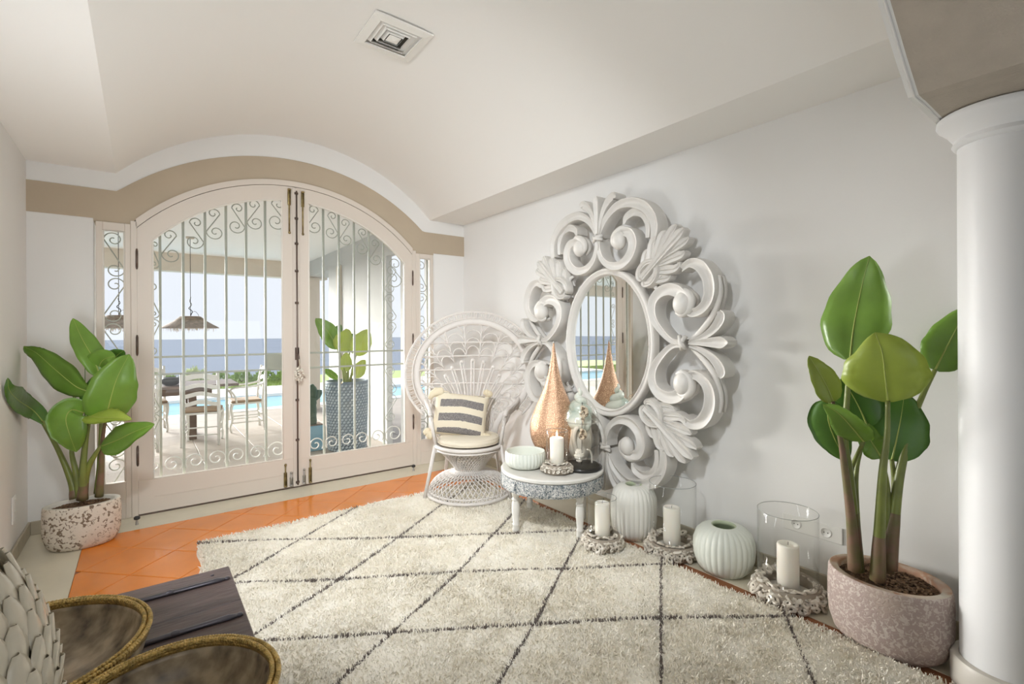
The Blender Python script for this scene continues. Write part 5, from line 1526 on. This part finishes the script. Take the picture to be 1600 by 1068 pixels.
cb_ = tag(MB().tube(spline([(2.40, 2.62, .30), (2.36, 2.50, .27), (2.30, 2.42, .255), (2.42, 2.38, .27), (2.50, 2.50, .20), (2.60, 2.62, .10), (2.70, 2.72, .01)], 8), .0028, 6).build('lamp_cable', M['black']), 'thin dark lamp cable drooping under the side table', 'cable')

# glass cloche with its sea-shell display
BX, BY = 2.385, 2.375
cl_ = thing('glass_cloche', 'clear glass dome on a black base at the right of the side table', 'cloche', (BX, BY, Z1))
MB().lathe([(.001, 0), (.128, 0), (.136, .006), (.136, .018), (.128, .026), (.120, .028), (.001, .028)], 56, capb=False, capt=False).build('base', M['blackwood'] if 'blackwood' in M else mat('black_lacquer', (.02, .018, .015), .3), cl_)
dm = [(.118, .029)] + [(.118, .30)] + [(.118 * cos(a), .30 + .185 * sin(a)) for a in np.linspace(.1, pi / 2 - .02, 14)]
dm = spline(dm, 2)
inn = [(max(r - .0025, .0005), z - .0025 if z > .31 else z) for r, z in dm][::-1]
MB().lathe([(max(r, .0006), z) for r, z in dm] + inn, 56, closed=True, capb=False, capt=False).build('dome', M['clearglass'], cl_)
def nautilus(parent, c, R, ax_rot, name='shell'):
    """flat coiled shell with ribs"""
    P_ = []; Rr = []
    nn = 90
    for i in range(nn):
        t_ = i / (nn - 1); a = t_ * 2 * pi * 2.3; r = R * .60 * math.exp(-1.15 * (1 - t_) * 2.3)
        P_.append((r * cos(a), 0, r * sin(a))); Rr.append(max(r * .52, .001) * (1 + .10 * sin(i * 1.9)))
    Mx = Matrix.Rotation(ax_rot, 3, 'Z')
    m_ = MB().tube([Mx @ Vector(p) + Vector(c) for p in P_], Rr, 8, flat=1.0)
    m_.build(name, M['nautilus'], parent)
M['nautilus'] = mat('striped_shell', (.66, .56, .42), .4, col2=(.16, .11, .07), vscale=55, thr=(.42, .52))
sd = thing('shell_sculpture', 'three coiled sea shells mounted on thin rods under the glass dome', 'shells', (BX, BY, Z1 + .0285))
MB().tube([(-.012, -.01, 0), (-.008, -.01, .20), (-.002, -.01, .42)], .0022, 6).build('rod', M['darkmetal'], sd)
nautilus(sd, (.000, -.012, .345), .062, radians(-35))
nautilus(sd, (-.012, -.012, .195), .058, radians(-50))
MB().lathe([(.001, .26), (.006, .285), (.014, .31), (.001, .325)], 10, c=(.002, -.012, 0)).build('shell_tip', M['nautilus'], sd)
m_ = MB()
for q in range(7): m_.ball((-.045 + .004 * sin(q * 2), -.02, .035 + q * .011), .036 - abs(q - 3) * .005, rz=.012, n=14, k=7)
m_.build('shell_stack', M['shell2'], sd)
MB().tube(spline([(.02, -.03, .10), (.05, -.03, .085), (.065, -.03, .05), (.068, -.03, .002)], 5), .006, 8).build('shell_horn', M['shell2'], sd)

# big conch behind the cloche
cs = thing('conch_shell', 'large cream conch shell standing behind the glass dome', 'shell', (2.485, 2.495, Z1))
P_ = []; Rr = []
for i in range(150):
    t_ = i / 149; a = t_ * 2 * pi * 3.4 + 2.2; k_ = t_ ** 1.15
    P_.append((.052 * k_ * cos(a), .052 * k_ * sin(a), .530 - .24 * t_ ** 1.1)); Rr.append(.006 + .070 * k_)
MB().tube(P_, Rr, 14).build('spire', M['greenshell'], cs)
m_ = MB().ball((0, 0, .175), .098, .082, .17, n=24, k=14)
m_.build('body_whorl', M['shell2'], cs)
l_ = MB().tube(spline([(-.03, -.07, .285), (-.10, -.06, .25), (-.105, -.05, .17), (-.07, -.05, .08), (-.03, -.03, .02), (0, 0, .004)], 6), [.006] + [.016] * 29 + [.010], 10)
l_.build('flared_lip', M['shell2'], cs)
MB().lathe([(.03, .001), (.045, .003), (.05, .03), (.03, .05)], 24).build('foot', M['shell2'], cs)

# ================================================================== TERRACE, GARDEN AND SEA
GZ = -0.10
M['terrace'] = mat('terrace_stone', (0.40, 0.345, 0.285), 0.6, var=0.10, vscale=2.5)
M['extceil'] = mat('terrace_ceiling_paint', (0.80, 0.79, 0.76), 0.9)
M['extwall'] = mat('greyish_render', (0.50, 0.495, 0.465), 0.9, bump=.05, bscale=30)
M['extbeam'] = mat('beige_render', (0.60, 0.54, 0.45), 0.9)
M['coping'] = mat('white_coping', (0.86, 0.84, 0.80), 0.6)
M['water'] = mat('pool_water', (0.22, 0.56, 0.70), 0.10, var=.15, vscale=3, bump=.15, bscale=5)
M['poolwall'] = mat('pool_lining', (0.35, 0.65, 0.75), 0.5)
M['lawn'] = mat('lawn_grass', (0.38, 0.48, 0.14), 0.95, var=.35, vscale=20, bump=.5, bscale=60)
M['sea'] = mat('hazy_sea', (0.235, 0.26, 0.30), 1.0, spec=0.0, var=.10, vscale=0.02, detail=6, stretch=(1, 5, 1))
M['shrub'] = mat('shrub_green', (0.33, 0.44, 0.13), 0.8, var=.4, vscale=8)
M['shrub2'] = mat('shrub_grey_green', (0.58, 0.62, 0.38), 0.8, var=.3, vscale=8)
tf = MB()
tile_n = 0
tfo = thing('terrace_floor', 'pale stone terrace floor outside the doors', None, kind='structure')
MB().box(-7, 2.9, YD + WT, 10.38, GZ - .2, GZ - .012).build('terrace_slab', M['grout2'] if 'grout2' in M else mat('terrace_joint', (.33, .29, .24), .9), tfo, smooth=False)
ty = YD + WT
proto_t = None
TS = 0.60
for i in range(-7, 5):
    for j in range(0, 10):
        x0 = i * TS - .05; y0 = ty + j * TS
        x1 = min(x0 + TS - .006, 2.9); y1 = min(y0 + TS - .006, 10.38)
        if x0 > 2.6 or y0 > 10.3: continue
        MB().bbox(x0, x1, y0, y1, GZ - .03, GZ, .002).build('paving_slab', M['terrace'], tfo, smooth=False)
struct(MB().box(-7.2, 2.95, YD + WT, 10.25, 2.72, 2.95).build('terrace_ceiling', M['extceil'], smooth=False), 'white terrace ceiling outside the doors')
struct(MB().box(-7.2, 2.95, 10.0, 10.25, 2.42, 2.72).build('terrace_beam', M['extbeam'], smooth=False), 'beige beam along the open edge of the terrace')
tp = thing('terrace_pillar', 'beige pillar at the right end of the terrace beam', None, (2.56, 10.0, 0), kind='structure')
MB().box(-.20, .18, -.22, .14, GZ, 2.42).build('shaft', M['extbeam'], tp, smooth=False)
sw_ = thing('terrace_wall', 'white side wall of the terrace with tall narrow openings', None, kind='structure')
for (a, b) in ((5.38, 5.66), (6.10, 8.57)):
    MB().box(2.55, 2.63, a, b, GZ, 2.72).build('wall_panel', M['extwall'], sw_, smooth=False)
for (a, b) in ((4.80, 5.38), (5.66, 6.10)):
    MB().box(2.55, 2.63, a, b, 2.36, 2.72).build('wall_lintel', M['extwall'], sw_, smooth=False)
MB().box(2.52, 2.55, 7.88, 8.08, GZ, 2.44).build('pilaster', M['extbeam'], sw_, smooth=False)
MB().box(2.55, 2.9, 8.57, 9.8, 2.44, 2.72).build('wall_lintel', M['extwall'], sw_, smooth=False)
# pool
po = thing('pool', 'turquoise swimming pool with a white stone coping beyond the terrace', 'pool', (0, 0, 0))
MB().bbox(-9, 8, 10.40, 10.72, GZ - .15, GZ - .005, .01).build('coping', M['coping'], po, smooth=False)
MB().bbox(-9, 8, 13.1, 15.0, GZ - .15, GZ - .005, .01).build('coping', M['coping'], po, smooth=False)
MB().box(-9, 8, 10.72, 13.1, GZ - .5, GZ - .07).build('water', M['water'], po, smooth=False)
struct(MB().box(-14, 14, 15.0, 18.2, GZ - .6, GZ - .02).build('lawn', M['lawn'], smooth=False), 'strip of green lawn behind the pool')
struct(MB().box(2.95, 14, 3.5, 10.40, GZ - .6, GZ - .02).build('side_yard', M['terrace'], smooth=False), 'pale paving at the side of the house')
gb = MB(); gp = 14000
gx_ = rng.uniform(-5, 4, gp); gy_ = rng.uniform(15.0, 18.1, gp)
for x, y in zip(gx_, gy_):
    h = rng.uniform(.03, .07); a = rng.uniform(0, 3.1); dx, dy = .012 * cos(a), .012 * sin(a)
    gb.add([(x - dx, y - dy, GZ - .02), (x + dx, y + dy, GZ - .02), (x + rng.normal(0, .01), y, GZ - .02 + h)], [(0, 1, 2)])
tag(gb.build('grass', M['lawn']), 'short green grass on the lawn strip behind the pool', 'grass', kind='stuff')
sea = MB().box(-1500, 1500, 19, 1900, -16, -15)
tag(sea.build('sea', M['sea'], smooth=False), 'calm hazy blue sea stretching to the horizon', 'sea', kind='structure')
def shrub(x, y, r, h, mtl, lab, grp, seed, tall=False):
    o = thing('shrub', lab, 'shrub', (x, y, GZ - .02), group=grp)
    g_ = np.random.default_rng(seed); m_ = MB()
    for q in range(520):
        d = Vector(g_.normal(0, 1, 3)).normalized(); rr = g_.uniform(.5, 1) ** .5
        c = Vector((d.x * r * rr, d.y * r * rr, abs(d.z) * h * rr + .02))
        L_ = g_.uniform(.05, .10) * (1.8 if tall else 1); sd_ = d.orthogonal().normalized() * L_ * (.16 if tall else .35)
        dd = (d + Vector((0, 0, 1.4 if tall else .3)) + Vector(g_.normal(0, .4, 3))).normalized() * L_
        m_.add([c - sd_ * .3, c + dd * .5 - sd_, c + dd, c + dd * .5 + sd_], [(0, 1, 2, 3)])
    m_.build('foliage', mtl, o, smooth=False)
    s_ = MB()
    for q in range(5): s_.tube([(0, 0, 0), (r * .5 * cos(q * 1.3), r * .5 * sin(q * 1.3), h * .6)], [.012, .004], 5)
    s_.build('stem', M['sheath'], o)
sx0 = -3.4
ORD = ('first', 'second', 'third', 'fourth', 'fifth', 'sixth', 'seventh', 'eighth', 'ninth')
for q in range(9):
    x = -1.15 + q * .60 + rng.uniform(-.03, .03)
    pale = q in (2, 4)
    shrub(x, 16.9 + rng.uniform(-.15, .15), rng.uniform(.27, .30), rng.uniform(.26, .34) * (1.45 if pale else 1), M['shrub2'] if pale else M['shrub'],
          ('pale grassy taller shrub, ' if pale else 'low green shrub, ') + ORD[q] + ' from the left in the hedge beyond the pool',
          'shrubs beyond the pool', q, pale)

# --- dining set
M['chairpaint'] = mat('pale_grey_chair_paint', (0.72, 0.71, 0.66), 0.6, var=.06, vscale=12)
M['rush'] = mat('brown_seat_pad', (0.33, 0.24, 0.16), .9, bump=.3, bscale=80)
M['darkwood'] = mat('dark_brown_wood', (0.13, 0.085, 0.06), .5, var=.3, vscale=6)
dt = thing('dining_table', 'long dark wooden dining table on the terrace', 'table', (0, 8.35, GZ))
for k in range(5):
    MB().bbox(-1.5, 1.10, -.42 + k * .17, -.42 + k * .17 + .166, .715, .752, .004).build('table_plank', M['darkwood'], dt, smooth=False)
MB().bbox(-1.2, .78, -.34, .34, .62, .715, .004).build('apron', M['darkwood'], dt, smooth=False)
for x in (-.97, .55):
    for y in (-.28, .28):
        MB().bbox(x - .048, x + .048, y - .048, y + .048, 0, .66, .006).build('leg', M['darkwood'], dt, smooth=False)
db = thing('dark_bowl', 'round black bowl standing on the terrace dining table', 'bowl', (.31, 8.2, GZ + .753))
MB().lathe([(.05, 0), (.09, .01), (.125, .05), (.125, .08), (.10, .105), (.085, .11), (.078, .105), (.10, .08), (.08, .02), (.001, .015)], 32, capt=False).build('body', M['black'], db)
def dining_chair(arm):
    o = thing('dining_chair', None, 'chair')
    cp = M['chairpaint']
    W_ = .225
    MB().bbox(-W_, W_, -.22, .22, .405, .43, .006).build('seat', cp, o, smooth=False)
    MB().bbox(-W_ + .012, W_ - .012, -.20, .205, .431, .468, .012).build('seat_pad', M['rush'], o, smooth=False)
    for s in (-1, 1):
        MB().tube([(s * .205, .245, 0), (s * .205, .215, .42), (s * .205, .235, .70), (s * .200, .275, .96)], [.017, .021, .019, .017], 8).build('leg', cp, o)
        MB().tube(spline([(s * .200, -.20, 0), (s * .205, -.215, .08), (s * .195, -.185, .20), (s * .205, -.205, .34), (s * .20, -.19, .41)], 4), [.015, .014, .014, .014, .015, .015, .016, .017, .018, .019, .020, .021, .022, .023, .024, .025, .025][:17], 8).build('leg', cp, o)
        for z in (.14, .24): MB().tube([(s * .203, -.195, z), (s * .205, .225, z)], .009, 6).build('stretcher', cp, o)
    for z in (.14, .24): MB().tube([(-.205, .228, z), (.205, .228, z)], .009, 6).build('stretcher', cp, o)
    for k, z in enumerate((.555, .665, .775, .90)):
        m_ = MB(); vs = []; nn = 14; h = .026 if k < 3 else .034
        y = .225 + .045 * (z - .55) / .4
        for i in range(nn + 1):
            t_ = i / nn; x = -.20 + .40 * t_; w_ = .018 * cos((t_ - .5) * 2 * pi * 1.0)
            bow = .012 * sin(pi * t_)
            for (dz, dy) in ((-h, -.006), (h, -.006), (h, .006), (-h, .006)): vs.append((x, y + dy + bow, z + dz + w_))
        fs = [(i * 4 + c, i * 4 + (c + 1) % 4, (i + 1) * 4 + (c + 1) % 4, (i + 1) * 4 + c) for i in range(nn) for c in range(4)] + [(0, 1, 2, 3), tuple(nn * 4 + c for c in range(4))]
        recalc(m_.add(vs, fs).build('back_slat', cp, o, auto=40))
    if arm:
        for s in (-1, 1):
            MB().tube(spline([(s * .215, .24, .70), (s * .235, .05, .665), (s * .240, -.14, .66), (s * .235, -.215, .63), (s * .235, -.19, .59), (s * .22, -.15, .52), (s * .21, -.13, .43)], 4), .014, 8).build('arm', cp, o)
    return o
side = dining_chair(False)
side['label'] = 'white ladder-back dining chair with its back to the doors, right of the left sidelight'
side.location = (.645, 7.72, GZ); side.rotation_euler = (0, 0, pi + radians(-12))
side['group'] = 'white terrace dining chairs'
for (x, y, rz, lab) in ((-.07, 7.70, pi + .04, 'white ladder-back dining chair at the near left of the terrace table'),
                        (.08, 9.08, .05, 'white ladder-back dining chair on the far side of the terrace table, behind the black bowl'),
                        (-.72, 7.70, pi, 'white ladder-back dining chair furthest left at the terrace table')):
    c = copy_tree(side); c.location = (x, y, GZ); c.rotation_euler = (0, 0, rz); c['label'] = lab
ac = dining_chair(True)
ac['label'] = 'white dining armchair seen from the side at the right end of the terrace table'; ac['group'] = 'white terrace dining chairs'
ac.location = (1.24, 8.42, GZ); ac.rotation_euler = (0, 0, -pi / 2)

# --- straw pendant lamps
M['straw'] = mat('dry_straw', (0.30, 0.235, 0.18), .95, var=.4, vscale=25, bump=.5, bscale=50)
M['strawlight'] = mat('straw_fringe', (0.52, 0.45, 0.36), .95)
def pendant(x, y, z, lab):
    o = thing('pendant_lamp', lab, 'lamp', (x, y, z), group='straw pendant lamps over the terrace table')
    pr_ = [(.35, 0), (.345, .012), (.28, .05), (.20, .10), (.125, .165), (.105, .17)]
    MB().lathe(pr_ + [(.10, .160), (.19, .09), (.28, .038), (.34, .0)], 40, closed=True, capb=False, capt=False).build('shade', M['straw'], o)
    m_ = MB()
    for q in range(620):
        a = rng.uniform(0, 2 * pi); r = rng.uniform(.08, .33); L_ = rng.uniform(.03, .085) * (1.25 - r)
        zt = .16 - .155 * (r / .35) ** 1.0
        p0 = Vector((r * cos(a), r * sin(a), zt)); p1 = p0 + Vector((rng.normal(0, .008), rng.normal(0, .008), -L_)); s_ = Vector((-sin(a), cos(a), 0)) * .0022
        m_.add([p0 - s_, p0 + s_, p1 + s_, p1 - s_], [(0, 1, 2, 3)])
    tag(m_.build('fringe', M['strawlight'], o, smooth=False), kind='stuff')
    MB().tube([(0, 0, .165), (0, 0, 2.72 - z)], .004, 5).build('cord', M['black'], o)
    c_ = MB().tube(spline([(0, 0, .17), (.02, 0, .24), (-.02, 0, .28), (.012, 0, .33), (-.006, 0, .38), (.004, 0, .44)], 5), .006, 5)
    c_.tube(spline([(.0, 0, .20), (.05, 0, .24), (.09, 0, .20), (.10, 0, .165)], 5), .003, 5)
    c_.build('cord_loop', M['black'], o)
    MB().lathe([(.055, 0), (.05, -.02), (.01, -.024)], 20, c=(0, 0, 2.72 - z)).build('ceiling_rose', M['strawlight'], o)
pendant(.545, 8.25, 1.435, 'fringed straw pendant lamp seen through the left door leaf')
pendant(-.245, 8.25, 1.435, 'fringed straw pendant lamp seen through the left sidelight')

# --- woven planter with its plant, and the cactus in a blue pot
M['plwoven'] = mat('blue_grey_glaze', (0.40, 0.46, 0.48), .45, col2=(.20, .26, .30), vscale=30)
M['plbase'] = mat('dark_blue_grey', (0.13, 0.17, 0.20), .7)
pt = thing('tall_planter_plant', 'banana-leaved plant in a tall woven blue-grey planter outside the right door', 'plant', (2.06, 6.18, GZ))
MB().lathe([(.20, 0), (.225, .01), (.245, .40), (.252, .84), (.258, .86), (.235, .86), (.23, .80), (.001, .80)], 40, capt=False).build('planter', M['plbase'], pt)
wm = MB()
for r_ in range(24):
    z = .03 + r_ * .034
    R_ = .228 + .024 * z / .84
    for q in range(34):
        a = 2 * pi * (q + .5 * (r_ % 2)) / 34
        Mx = Matrix.Translation((R_ * cos(a), R_ * sin(a), z)) @ Matrix.Rotation(a, 4, 'Z') @ Matrix.Rotation(.5, 4, 'X')
        vs = [Mx @ Vector((x, y, zz_)) for x in (-.004, .008) for y in (-.014, .014) for zz_ in (-.011, .011)]
        wm.add(vs, [(0, 1, 3, 2), (4, 6, 7, 5), (0, 4, 5, 1), (2, 3, 7, 6), (0, 2, 6, 4), (1, 5, 7, 3)])
tag(wm.build('woven_surface', M['plwoven'], pt, smooth=False), kind='stuff')
off = Vector((-.06, -.18, .10))
for (pts, hw, roll, fold, m_) in PATIO: leaf_mesh(pt, [tuple(Vector(p) + off) for p in pts], hw * 1.25, roll, fold, m_, CAM - Vector((2.06, 6.18, GZ)))
for (pts, r0, r1, m_) in PATIO_STEMS: stem_mesh(pt, [tuple(Vector(p) + off) for p in pts], r0, r1, m_)
M['cactus'] = mat('dark_cactus', (0.07, 0.11, 0.075), .7, bump=.5, bscale=40)
M['bluepot'] = mat('blue_glazed_pot', (0.16, 0.33, 0.43), .35)
ca = thing('potted_cactus', 'dark cactus in a square blue pot outside the right door', 'cactus', (1.70, 6.42, GZ))
MB().bbox(-.13, .13, -.13, .13, 0, .31, .012).build('pot', M['bluepot'], ca, smooth=False)
MB().box(-.115, .115, -.115, .115, .305, .313).build('soil', M['soil'], ca, smooth=False)
for pts_c, r0 in (([(0, 0, .30), (-.02, 0, .55), (.0, 0, .66)], .07), ([(0, 0, .60), (.01, 0, .72), (-.03, 0, .80)], .055), ([(.03, 0, .62), (.08, 0, .68), (.09, 0, .74)], .035), ([(-.03, 0, .62), (-.09, 0, .66), (-.095, 0, .70)], .03)):
    P_ = spline(pts_c, 5); nn = len(P_)
    MB().tube(P_, [r0 * (sin(pi * min(.12 + .80 * i / nn, 1)) ** .35) * (1 + .05 * sin(i * 2.2)) for i in range(nn)], 12).build('cactus_arm', M['cactus'], ca)
